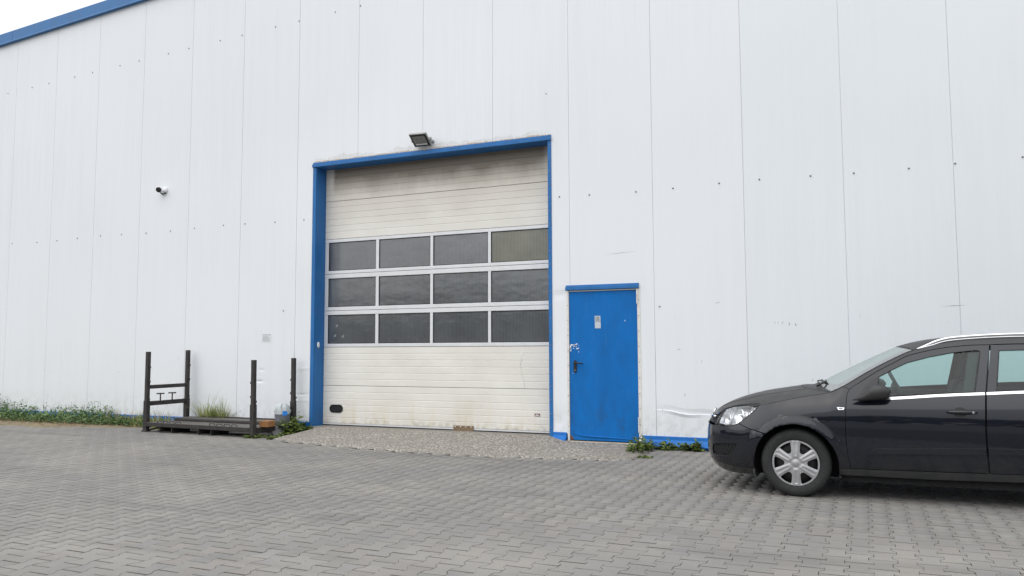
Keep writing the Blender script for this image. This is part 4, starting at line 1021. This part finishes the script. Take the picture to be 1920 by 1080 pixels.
lipT = [(0, .282), (.3, .282), (.575, .277), (.675, .263), (.818, .243), (.960, .227), (1.101, .219)]; lipB = [(1.078, .160), (.940, .155), (.801, .158), (.698, .172), (.55, .19), (.3, .2), (0, .2)]
lip = lipT + lipB; lip = lip + [(-u, z) for u, z in lip[::-1] if u > 0]
carb(patch(lip, Sx, res=.04, gap=.001), 'front_valance', 'car_valance', bumper, auto=40)
# --- grille, badge
gr = [(-.70, .608), (-.60, .604), (-.3, .606), (.3, .606), (.60, .604), (.70, .608), (.715, .64), (.72, .675), (.55, .685), (.3, .690), (-.3, .690), (-.55, .685), (-.72, .675), (-.715, .64)]
gl_ = carb(patch(gr, Sd(.022), res=.05, gap=.002), 'grille', 'black_plastic', auto=40)
for z in (.622, .650): mbm = MB(); mbm.tube([Sd(.012)(u, z) for u in np.linspace(-.66, .66, 31)], .006, 6); carb(mbm, 'grille_bar', 'trim_plastic', gl_, smooth=True)
mbm = MB(); mbm.tube([Sd(.0)(u, .672) for u in np.linspace(-.66, .66, 31)], .011, 8); carb(mbm, 'grille_chrome', 'chrome', gl_, smooth=True)
bx_ = Vector(S(0, .665)); BM = Matrix.Translation(bx_ + Vector((-.008, 0, 0))) @ Matrix.Rotation(R_(-70), 4, 'Y')
mbm = MB(); mbm.lathe([(.048 + .007 * math.cos(t), .007 * math.sin(t)) for t in np.linspace(0, 6.283, 9)[:-1]], BM, 28, True)
mbm.add([BM @ Vector(p) for p in ((.006, -.07, 0), (.012, .012, 0), (-.004, .012, .0), (-.006, .07, 0), (-.012, -.012, 0), (.004, -.012, 0))], [(0, 1, 2, 5), (5, 2, 3, 4)]); carb(mbm, 'badge', 'chrome', gl_, smooth=True)
# --- headlights
for mir in (False, True):
    k = -1 if mir else 1; f = (lambda d: (lambda u, z: tuple(Vector(S(u, z)) + Vector((d, d * .75, -d * .05)))))
    bowl = carb(patch(off_poly(hl, .004), f(.075), res=.03, gap=0, flange=-.06, mirror=mir), 'headlight', 'reflector', auto=30)
    carb(patch(hl, S, res=.03, gap=.0015, flange=.01, mirror=mir), 'lens', 'lamp_lens', bowl, smooth=True)
    for (u, z, r0) in ((.80, .655, .048), (.93, .690, .058), (1.055, .735, .036)):
        c = Vector(f(.060)(u, z)); c.y *= k; ax = Vector((-.80, -.58 * k, .12)); T_ = Matrix.Translation(c) @ ax.to_track_quat('Z', 'Y').to_matrix().to_4x4()
        mbm = MB(); mbm.lathe([(.004, -.02), (r0 * .4, -.016), (r0 * .75, -.002), (r0, .022), (r0 + .004, .024), (r0 + .004, .012)], T_, 24); ro = carb(mbm, 'lamp_reflector', 'reflector', bowl, smooth=True)
        mbm = MB(); mbm.lathe([(0, .02), (.007, .016), (.009, .0), (.009, -.02)], T_, 12); carb(mbm, 'bulb', 'lamp_grey', bowl, smooth=True)
    mbm = MB()
    for u in (.86, 1.005): mbm.tube([tuple(Vector((q.x, q.y * k, q.z))) for q in (Vector(f(.045)(u + .1 * (z - .68), z)) for z in np.linspace(.61, .765, 9))], .004, 6)
    carb(mbm, 'lamp_divider', 'lamp_grey', bowl, smooth=True)
    bp = [p for p in hl]; mbm = MB(); mbm.tube([tuple(Vector((q[0], q[1] * k, q[2]))) for q in (S(u, z) for u, z in densify(hl + [hl[0]], .02, False))], .0042, 6, False); carb(mbm, 'lamp_seal', 'trim_plastic', bowl, smooth=True)
# --- ribbons : bonnet, windscreen, roof, tailgate between side seam and centre line
def curve3(pts):
    pts = [Vector(p) for p in pts]; s_ = [0]
    for a, b in zip(pts, pts[1:]): s_.append(s_[-1] + (b - a).length)
    s_ = [q / s_[-1] for q in s_]
    def f(t):
        t = min(max(t, 0), 1); i = min(max(bisect.bisect_right(s_, t) - 1, 0), len(s_) - 2); k = (t - s_[i]) / (s_[i + 1] - s_[i]); return pts[i].lerp(pts[i + 1], k)
    return f
def ribbon(A, C_, pw=2.2):
    fa, fc = curve3(A), curve3(C_)
    def f(t, s_):            # t across -1..1, s_ along
        a, c = fa(s_), fc(s_); k = abs(t) ** pw; return (c.x + (a.x - c.x) * k, a.y * -t * 1.0 if False else -abs(a.y) * -t, c.z + (a.z - c.z) * k)
    return f
hoodA = [Vector(S(u, z)) for u, z in sl(hood_edge, 6)]
hoodC = sl([(.125, 0, .690), (.148, 0, .716), (.20, 0, .752), (.28, 0, .794), (.41, 0, .844), (.60, 0, .895), (.80, 0, .930), (.945, 0, .955)], 6)
hoodf = ribbon(hoodA, hoodC, 2.4)
def rib_patch(f, name, mat, s0=0., s1=1., n=36, mcols=28, tt=.995, flange=.012, parent=None, t0=None):
    vs = []; fs = []; t0 = -tt if t0 is None else t0
    for i in range(n + 1):
        for j in range(mcols + 1): vs.append(Vector(f(t0 + (tt - t0) * j / mcols, s0 + (s1 - s0) * i / n)))
    w = mcols + 1
    for i in range(n):
        for j in range(mcols): a = i * w + j; fs.append((a, a + 1, a + w + 1, a + w))
    mb = MB(); mb.add(vs, fs)
    if flange:
        edge = [i * w for i in range(n + 1)], [i * w + mcols for i in range(n + 1)], list(range(w)), [n * w + j for j in range(w)]
        for e, rv in zip(edge, (True, False, False, True)):
            b = len(mb.v); mb.v += [tuple(vs[i]) for i in e] + [tuple(vs[i] - Vector((0, 0, flange))) for i in e]; L = len(e)
            mb.f += [((b + k, b + k + 1, b + L + k + 1, b + L + k) if rv else (b + k + 1, b + k, b + L + k, b + L + k + 1)) for k in range(L - 1)]
    return carb(mb, name, mat, parent, auto=40)
bonnet = rib_patch(hoodf, 'bonnet', 'car_paint', 0, .993, 44, 34)
mbm = MB()
for k in (-1, 1): mbm.tube([Vector(hoodf(k * (.52 + .10 * s_), s_)) + Vector((0, 0, -.0015)) for s_ in np.linspace(.12, .97, 24)], .006, 6)
carb(mbm, 'crease', 'car_paint', bonnet, smooth=True)
# scuttle under the windscreen
wsA = [Vector(S(u, z)) for u, z in sl(ws_seam, 6)]
wsC = sl([(1.075, 0, .975), (1.162, 0, 1.015), (1.32, 0, 1.098), (1.478, 0, 1.178), (1.65, 0, 1.262), (1.80, 0, 1.330)], 6)
wsf = ribbon(wsA, wsC, 2.1)
wscr = rib_patch(wsf, 'windscreen', 'windscreen_glass', .015, .985, 30, 30, .985, 0)
def between(fa, sa, fb, sb, n=2):
    return lambda t, s_: tuple(Vector(fa(t, sa)).lerp(Vector(fb(t, sb)), s_) - Vector((0, 0, .012 * math.sin(math.pi * s_))))
rib_patch(between(hoodf, 1., wsf, .02), 'scuttle', 'trim_plastic', 0, 1, 4, 28, .97, 0)
mbm = MB(); mbm.tube([Vector(wsf(t, .03)) + Vector((-.012, 0, .012)) for t in np.linspace(-.55, .35, 14)], .007, 6); mbm.tube([Vector(wsf(t, .07 - .03 * t)) + Vector((-.006, 0, .008)) for t in np.linspace(-.60, .05, 12)], .008, 6)
mbm.tube([Vector(wsf(-.62, .02)) + Vector((-.05, 0, .0)), Vector(wsf(-.62, .04)) + Vector((-.015, 0, .022)), Vector(wsf(-.50, .10)) + Vector((-.008, 0, .012))], .010, 6)
carb(mbm, 'wiper', 'black_plastic', smooth=True)
mbm = MB(); 
for k in (-1, 1): mbm.tube([Vector(wsf(k * .993, s_)) + Vector((0, 0, .001)) for s_ in np.linspace(.0, 1., 30)], .0055, 6)
mbm.tube([Vector(wsf(t, .99)) for t in np.linspace(-.99, .99, 24)], .005, 6); carb(mbm, 'windscreen_seal', 'black_plastic', smooth=True)
roofA = [Vector(S(u, z)) for u, z in sl(roof_seam, 6)]
roofC = sl([(1.805, 0, 1.333), (1.95, 0, 1.372), (2.12, 0, 1.400), (2.40, 0, 1.420), (2.83, 0, 1.425), (3.3, 0, 1.412), (3.7, 0, 1.388), (4.02, 0, 1.352)], 6)
roof_f = ribbon(roofA, roofC, 2.3); rib_patch(roof_f, 'roof', 'car_paint', .0, 1., 44, 28, .997)
# roof rails
for k in (-1, 1):
    pts = []
    for u, z in sl(roof_seam, 5)[1:46]:
        x, y, zz = S(u, z); g = sst(2.48, 2.75, u) * (1 - sst(4.2, 4.40, u)); pts.append((x, k * (abs(y) - .004 - .012 * g), zz + .004 + .028 * g))
    mbm = MB(); mbm.tube(pts, [.004 + .0095 * min(1, i / 6, (len(pts) - 1 - i) / 6) for i in range(len(pts))], 10); ro = carb(mbm, 'roof_rail', 'chrome', smooth=True)
    mbm = MB(); mbm.tube([(x, y * 1.008, z - .020 * min(1, i / 6)) for i, (x, y, z) in enumerate(pts)], .0065, 8); carb(mbm, 'rail_base', 'chrome', ro, smooth=True)
# --- doors
win = sl([(2.160, .890), (2.168, .98), (2.177, 1.061)], 2) + [(2.283, 1.123), (2.403, 1.184), (2.575, 1.233), (2.748, 1.269), (2.857, 1.282), (2.935, 1.2905), (2.957, 1.287), (2.963, 1.278), (2.955, 1.240), (2.896, .947), (2.590, .928), (2.265, .903)]
fdoor = sl(door_front, 4)[::-1] + sl(door_top, 4)[1:] + sl(door_rear, 4)[1:]
fd = both(fdoor, 'front_door', 'car_paint', res=.03, holes=[win])
rtop = [(3.050, 1.335), (3.176, 1.339), (3.291, 1.340), (3.55, 1.336), (3.68, 1.318)]
rdoor = [(u + .0085, z) for u, z in sl(door_rear, 4)][::-1] + sl(rtop, 3)[1:] + [(3.715, 1.28), (3.725, .97), (3.722, .74), (3.675, .60), (3.662, .45), (3.665, .300)]
rwin = [(3.052, .958), (3.0765, 1.12), (3.101, 1.280), (3.112, 1.288), (3.284, 1.292), (3.52, 1.288), (3.62, 1.275), (3.64, 1.24), (3.655, .985), (3.4, .975)]
rd = both(rdoor, 'rear_door', 'car_paint', res=.035, holes=[rwin])
Sin = lambda d: (lambda u, z: (lambda p, q: (p[0] - 0 * d, p[1] * (1 - d / abs(p[1])), p[2]))(S(u, z), 0))
gf = both(off_poly(win, -.006), 'window', 'side_glass', fmap=Sin(.007), res=.05, gap=0, flange=0, parent=fd); both(off_poly(rwin, -.006), 'window', 'side_glass', fmap=Sin(.007), res=.05, gap=0, flange=0, parent=rd)
for w_, par in ((win, fd), (rwin, rd)):
    for k in (0, 1):
        mbm = MB(); q = [S(u, z) for u, z in densify(w_ + [w_[0]], .03, False)]; mbm.tube([(x, (y if k == 0 else -y) * .9985, z) for x, y, z in q], .0055, 6, False); carb(mbm, 'window_seal', 'black_plastic', par[k], smooth=True)
def strip(pts, w, name, mat, par, t=.006, lift=.004):
    up = [(u, z + w / 2) for u, z in pts]; dn = [(u, z - w / 2) for u, z in pts]; both(dn + up[::-1], name, mat, res=.03, gap=0, flange=t + lift, parent=par, lift=lift)
strip(sl([(2.181, .876), (2.387, .891), (2.589, .909), (2.787, .923), (2.966, .9335)], 5), .021, 'belt_trim', 'chrome', fd)
strip(sl([(2.979, .934), (3.094, .942), (3.243, .951), (3.45, .960), (3.70, .966)], 4), .021, 'belt_trim', 'chrome', rd)
tr1 = [(2.083, .417), (2.103, .442), (2.135, .457), (2.5, .474), (2.947, .4945), (2.946, .446), (2.528, .429), (2.092, .411)]
both(tr1, 'rub_strip', 'car_paint', res=.03, gap=0, flange=.020, lift=.017, parent=fd)
both([(2.968, .4955), (3.213, .503), (3.64, .512), (3.64, .462), (3.212, .455), (2.967, .447)], 'rub_strip', 'car_paint', res=.03, gap=0, flange=.020, lift=.017, parent=rd)
def handle(u0, u1, z, par, lock):
    for k in (0, 1):
        g = 1 if k == 0 else -1; mbm = MB(); uc = (u0 + u1) / 2
        cup = [(uc - .012 + .052 * math.cos(t), z - .002 + .042 * math.sin(t)) for t in np.linspace(0, 6.283, 25)[:-1]]
        carb(patch(cup, S, res=.02, gap=0, flange=.004, lift=.0016, mirror=(k == 1)), 'handle_cup', 'black_plastic', par[k], auto=40)
        pts = []; rr = []
        for i in range(13):
            t = i / 12; p = Vector(S(u0 + (u1 - u0) * t, z + .002 * math.sin(math.pi * t))); o_ = .004 + .030 * math.sin(math.pi * t) ** .6; pts.append((p.x, g * (p.y - o_), p.z)); rr.append(.008 + .007 * math.sin(math.pi * t) ** .5)
        mbm.tube(pts, rr, 10); h_ = carb(mbm, 'handle', 'car_paint', par[k], smooth=True)
        if lock:
            p = Vector(S(u1 - .030, z)); mbm = MB(); mbm.lathe([(0, .003), (.008, .003), (.010, 0), (.010, -.03)], Matrix.Translation(Vector((p.x, g * (p.y - .034), p.z))) @ Matrix.Rotation(R_(90 * g), 4, 'X'), 14); carb(mbm, 'lock', 'chrome', par[k], smooth=False)
handle(2.682, 2.900, .781, fd, True); handle(3.43, 3.64, .80, rd, False)
# --- body side : pillar, roof side and rear quarter in one sheet
arcB = arc(UW + 2.58, ZW, RW, -92, 60, 34)
quarter = sl(ws_seam[1:], 4)[:-1] + sl(roof_seam, 4) + [(4.66, 1.22), (4.76, 1.0), (4.81, .80), (4.815, .56), (4.42, .545)] + [p for p in arcB[::-1] if p[0] < 4.40] + [(3.69, .275), (3.673, .300), (3.670, .45), (3.683, .60), (3.730, .74), (3.733, .97), (3.723, 1.285), (3.685, 1.324)] + [(u, z + .004) for u, z in sl(rtop, 3)[::-1][1:]] + [(u, z + .002) for u, z in sl(door_top, 4)[::-1]]
qwin = [(3.79, 1.28), (4.30, 1.262), (4.50, 1.20), (4.58, 1.0), (3.80, .985)]
qs = both(quarter, 'body_side', 'car_paint', res=.035, holes=[qwin], gap=.0015)
both(off_poly(qwin, -.006), 'window', 'side_glass', fmap=Sin(.007), res=.06, gap=0, flange=0, parent=qs)
# --- sills
sill = [(1.833, .262), (2.118, .268), (2.564, .274), (2.965, .283), (3.209, .289), (3.69, .270), (3.69, .215), (3.212, .226), (2.967, .219), (2.564, .209), (2.116, .208), (1.835, .207)]
both(sill, 'sill', 'car_valance', res=.04, gap=.001, flange=.03)
# --- tail
tg = [(4.815, .56), (4.81, .80), (4.76, 1.0)]
rear = [(4.82, .555), (4.82, .80), (4.79, .98)]; rear = rear + [(2 * UMAX - u, z) for u, z in rear[::-1]]
Sr = lambda u, z: S(u, z) if u <= UMAX else (lambda p: (p[0], -p[1], p[2]))(S(2 * UMAX - u, z))
tgp = carb(patch(rear, Sr, res=.06), 'tailgate', 'car_paint', auto=40)
rb = [(4.42, .535), (4.82, .548), (2 * UMAX - 4.82, .548), (2 * UMAX - 4.42, .535), (2 * UMAX - 4.40, .24), (4.40, .24)]
carb(patch(rb, Sr, res=.06), 'rear_bumper', 'car_paint', auto=40)
rgA = [Vector(S(u, z)) for u, z in ((4.58, 1.295), (4.66, 1.22), (4.74, 1.05), (4.79, .985))]; rgC = [(4.02, 0, 1.352), (4.12, 0, 1.26), (4.24, 0, 1.08), (4.285, 0, .985)]
rib_patch(ribbon(rgA, rgC, 2.4), 'rear_window', 'side_glass', 0, 1, 12, 20, .97, 0)
both([(4.66, .70), (4.80, .70), (4.775, .98), (4.70, 1.12), (4.66, 1.0)], 'tail_light', 'tail_red', res=.04, gap=0, flange=.01, lift=.006)
# --- side indicator
ind = both([(1.836, .799), (1.897, .797), (1.891, .778), (1.846, .775)], 'side_indicator', 'chrome', res=.02, gap=0, flange=.006, lift=.004)
for k in (0, 1): carb(patch([(1.850, .791), (1.884, .790), (1.882, .784), (1.853, .783)], S, res=.01, gap=0, flange=0, lift=.0055, mirror=(k == 1)), 'lamp_insert', 'trim_plastic', ind[k])
# --- mirrors
def mirror_pod(k):
    prof = [(1.412, .876, .015, .010), (1.45, .887, .035, .022), (1.495, .902, .052, .040), (1.53, .925, .066, .060), (1.565, .937, .076, .068), (1.625, .938, .080, .064), (1.672, .930, .068, .050), (1.690, .922, .050, .034), (1.694, .918, .030, .018)]
    vs = []; fs = []; n = 20; y0 = -.905
    for x, zc, hy, hz_ in prof:
        for i in range(n):
            t = 2 * math.pi * i / n; c, s_ = math.cos(t), math.sin(t); c = math.copysign(abs(c) ** .75, c); s_ = math.copysign(abs(s_) ** .75, s_)
            vs.append((x + .012 * s_, k * (y0 + hy * c), zc + hz_ * s_ - .02 * (c > .2) * 0))
    for a in range(len(prof) - 1):
        for i in range(n): q = (a * n + i, a * n + (i + 1) % n, (a + 1) * n + (i + 1) % n, (a + 1) * n + i); fs.append(q if k < 0 else q[::-1])
    fs += [tuple(range(n - 1, -1, -1)) if k < 0 else tuple(range(n)), tuple(range((len(prof) - 1) * n, len(prof) * n))]
    mb = MB(); mb.add(vs, fs); pod = carb(mb, 'wing_mirror', 'mirror_plastic', auto=60)
    mb = MB(); mb.tube([(1.485, k * .79, .885), (1.50, k * .825, .888), (1.535, k * .865, .897)], [.030, .026, .030], 10); carb(mb, 'mirror_arm', 'mirror_plastic', pod, smooth=True)
    return pod
mirror_pod(-1); mirror_pod(1)
sail = [(2.000, .884), (2.03, .93), (2.085, 1.00), (2.128, 1.05), (2.168, 1.062), (2.160, .98), (2.155, .888), (2.08, .868)]
both(sail, 'mirror_base', 'mirror_plastic', res=.025, gap=0, flange=.010, lift=.006)
# --- wheels
def wheel(xw, k, tag_=None):
    c = Vector((xw, k * .795, .2965)); T_ = Matrix.Translation(c) @ Matrix.Rotation(R_(-90 * k), 4, 'X')     # local Z points out of the car
    mb = MB(); R0 = .2965
    prof = [(.196, -.175), (.205, -.182), (.24, -.188), (.272, -.182), (.289, -.168), (R0 - .001, -.150)]
    for g in (-.125, -.090, -.055): prof += [(R0, g - .008), (R0 - .007, g - .006), (R0 - .007, g + .002), (R0, g + .004)]
    prof += [(R0 - .001, -.028), (.289, -.011), (.284, -.004), (.272, .004), (.255, .0085), (.240, .010), (.236, .0085), (.222, .0085), (.208, .003), (.201, -.004), (.198, -.012)]
    mb.lathe(prof, T_, 96); w = carb(mb, 'wheel', 'tyre_rubber', smooth=False, auto=35)
    mb = MB()                                      # shoulder tread blocks
    for i in range(72):
        a0, a1 = 2 * math.pi * i / 72, 2 * math.pi * (i + .62) / 72; q = [(.2855, -.0045), (.2925, -.0145), (.2978, -.028), (.2975, -.045)]; vs = []
        for a in (a0, a1): vs += [T_ @ Vector((r_ * math.cos(a), r_ * math.sin(a), h)) for r_, h in q]
        mb.add(vs, [(j, j + 4, j + 5, j + 1) for j in range(3)])
    carb(mb, 'tread', 'tyre_rubber', w)
    mb = MB(); mb.lathe([(.199, -.150), (.190, -.10), (.186, -.03), (.12, -.032), (0, -.03)], T_, 40); carb(mb, 'rim', 'rim_black', w, smooth=True)
    # hubcap: six broad spokes, pierced
    def hf(x, y):
        r_ = math.hypot(x, y); a = math.atan2(y, x) - math.pi / 2; da = abs((a + math.pi / 6) % (math.pi / 3) - math.pi / 6) * r_       # distance from spoke axis
        h = -.002 + .012 * sst(.20, .06, r_); wsp = .016 + .022 * (r_ / .2)
        if .045 < r_ < .185: h += .0065 * sst(wsp + .002, wsp - .008, da) * sst(.04, .06, r_) - .004 * sst(.011, .006, da) * sst(.06, .075, r_) * sst(.19, .175, r_)
        if r_ > .184: h += .005
        return tuple(T_ @ Vector((x, y, h)))
    circ = [(.1995 * math.cos(t), .1995 * math.sin(t)) for t in np.linspace(0, 2 * math.pi, 73)[:-1]]; holes = []
    for i in range(6):
        a = i * math.pi / 3 + math.pi / 3 * 0; hp = []
        for (r_, d) in ((.096, -.006), (.104, -.020), (.140, -.038), (.176, -.052), (.182, -.036), (.185, 0), (.182, .036), (.176, .052), (.140, .038), (.104, .020), (.096, .006)):
            hp.append((r_ * math.cos(a) - d * math.sin(a), r_ * math.sin(a) + d * math.cos(a)))
        holes.append(hp)
    mbh = patch(circ, hf, res=.0075, holes=holes, gap=0, flange=.014)
    hub = carb(mbh, 'hubcap', 'hubcap_silver', w, auto=50)
    mb = MB(); mb.lathe([(0, .0145), (.030, .0135), (.034, .010), (.034, .004)], T_, 28); carb(mb, 'hub_centre', 'hubcap_silver', w, smooth=False, auto=40)
    return w
for xw in (.92, 3.50):
    for k in (-1, 1): wheel(xw, k)
# --- wheel-house liners, floor, cabin
for xw in (.918, 3.498):
    for k in (-1, 1):
        mb = MB(); vs = []; n = 30
        for i in range(n + 1):
            a = R_(-112 + 224 * i / n); 
            for y in (.802, .50): vs.append((xw + .362 * math.sin(a), k * y, .287 + .362 * math.cos(a)))
        mb.add(vs, [(2 * i, 2 * i + 1, 2 * i + 3, 2 * i + 2) for i in range(n)])
        mb.add([(xw + .362 * math.sin(R_(-112 + 224 * i / n)), k * .50, .287 + .362 * math.cos(R_(-112 + 224 * i / n))) for i in range(n + 1)], [tuple(range(n + 1))]); carb(mb, 'wheel_liner', 'liner_black')
mb = MB(); mb.box(.42, .54, -.60, .60, .20, .55); mb.box(1.29, 3.12, -.70, .70, .150, .255); mb.box(.541, 1.289, -.49, .49, .165, .60); mb.box(3.121, 4.18, -.49, .49, .235, .50); carb(mb, 'floor_pan', 'liner_black')
mb = MB(); mb.box(1.30, 3.13, -.70, .70, .256, .30); carb(mb, 'cabin_floor', 'cabin_plastic')
dash = MB(); dash.v = []; 
pr_ = [(1.28, .60), (1.28, .93), (1.36, .955), (1.52, .935), (1.62, .90), (1.66, .84), (1.63, .74), (1.60, .60)]; n = len(pr_)
dash.add([(x, y, z) for y in (-.70, .70) for x, z in pr_], [tuple(range(n)), tuple(range(2 * n - 1, n - 1, -1))] + [(i, i + n, (i + 1) % n + n, (i + 1) % n) for i in range(n)]); carb(dash, 'dashboard', 'cabin_plastic', bevel=.015)
mb = MB(); SM = Matrix.Translation(Vector((1.775, -.355, .955))) @ Vector((.90, 0, .43)).to_track_quat('Z', 'Y').to_matrix().to_4x4()
mb.lathe([(.172 + .015 * math.cos(t), .015 * math.sin(t)) for t in np.linspace(0, 6.283, 11)[:-1]], SM, 36, True); stw = carb(mb, 'steering_wheel', 'cabin_plastic', smooth=True)
mb = MB(); mb.lathe([(0, .02), (.05, .016), (.065, -.01), (.05, -.04), (0, -.04)], SM, 20); mb.box(-.165, .165, -.018, .018, -.012, .006, SM); mb.box(-.018, .018, -.165, 0, -.012, .006, SM); mb.tube([SM @ Vector((0, 0, -.03)), SM @ Vector((0, 0, -.20))], .035, 10); carb(mb, 'steering_hub', 'cabin_plastic', stw, bevel=.004)
def seat(y0, w, x0, nm, bench=False):
    mb = MB(); hw = w / 2
    mb.box(x0 - .42, x0 + .06, y0 - hw, y0 + hw, .32, .50); st = carb(mb, nm, 'seat_fabric', bevel=.05)
    BMx = Matrix.Translation(Vector((x0, y0, .46))) @ Matrix.Rotation(R_(18), 4, 'Y')
    mb = MB(); mb.box(-.06, .07, -hw, hw, 0, .57, BMx); carb(mb, 'backrest', 'seat_fabric', st, bevel=.045)
    for yy in ((-w * .30, w * .30) if bench else (0,)):
        mb = MB(); n = 14; vs = []
        for a in range(9):
            ph = -math.pi / 2 + math.pi * a / 8
            for b in range(n): t = 2 * math.pi * b / n; f = lambda q, e: math.copysign(abs(q) ** e, q); vs.append(BMx @ Vector((.01 + .045 * f(math.cos(ph), .6) * f(math.cos(t), .7), yy + .125 * f(math.cos(ph), .6) * f(math.sin(t), .7), .70 + .095 * f(math.sin(ph), .8))))
        mb.add(vs, [(a * n + b, a * n + (b + 1) % n, (a + 1) * n + (b + 1) % n, (a + 1) * n + b) for a in range(8) for b in range(n)]); mb.tube([BMx @ Vector((0, yy - .05, .52)), BMx @ Vector((0, yy - .05, .64))], .007, 6); mb.tube([BMx @ Vector((0, yy + .05, .52)), BMx @ Vector((0, yy + .05, .64))], .007, 6)
        carb(mb, 'headrest', 'seat_fabric', st, smooth=True)
seat(-.36, .48, 2.16, 'seat'); seat(.36, .48, 2.16, 'seat'); seat(0, 1.22, 3.05, 'rear_seat', True)
for k in (-1, 1):                                 # door cards and pillar trims
    mb = MB(); mb.box(1.42, 2.38, k * .735 - .02, k * .735 + .02, .30, .90); mb.box(2.42, 3.16, k * .735 - .02, k * .735 + .02, .30, .93); mb.box(1.60, 2.25, k * .69 - .03, k * .69 + .03, .66, .70); carb(mb, 'door_card', 'cabin_plastic', bevel=.01)
    mb = MB(); mb.add([(2.25, k * .745, .92), (2.43, k * .745, .92), (2.48, k * .575, 1.335), (2.33, k * .575, 1.335), (2.25, k * .72, .92), (2.43, k * .72, .92), (2.48, k * .55, 1.335), (2.33, k * .55, 1.335)], [(0, 1, 2, 3), (4, 7, 6, 5), (0, 4, 5, 1), (1, 5, 6, 2), (2, 6, 7, 3), (3, 7, 4, 0)]); carb(mb, 'pillar_trim', 'cabin_plastic')
    mb = MB(); mb.add([(2.30, k * .715, .94), (2.34, k * .715, .94), (2.40, k * .545, 1.30), (2.36, k * .545, 1.30)], [(0, 1, 2, 3)]); carb(mb, 'seat_belt', 'cabin_light')
mb = MB(); mb.box(1.90, 1.93, -.09, .09, 1.245, 1.295); carb(mb, 'rear_view_mirror', 'black_plastic', bevel=.008)
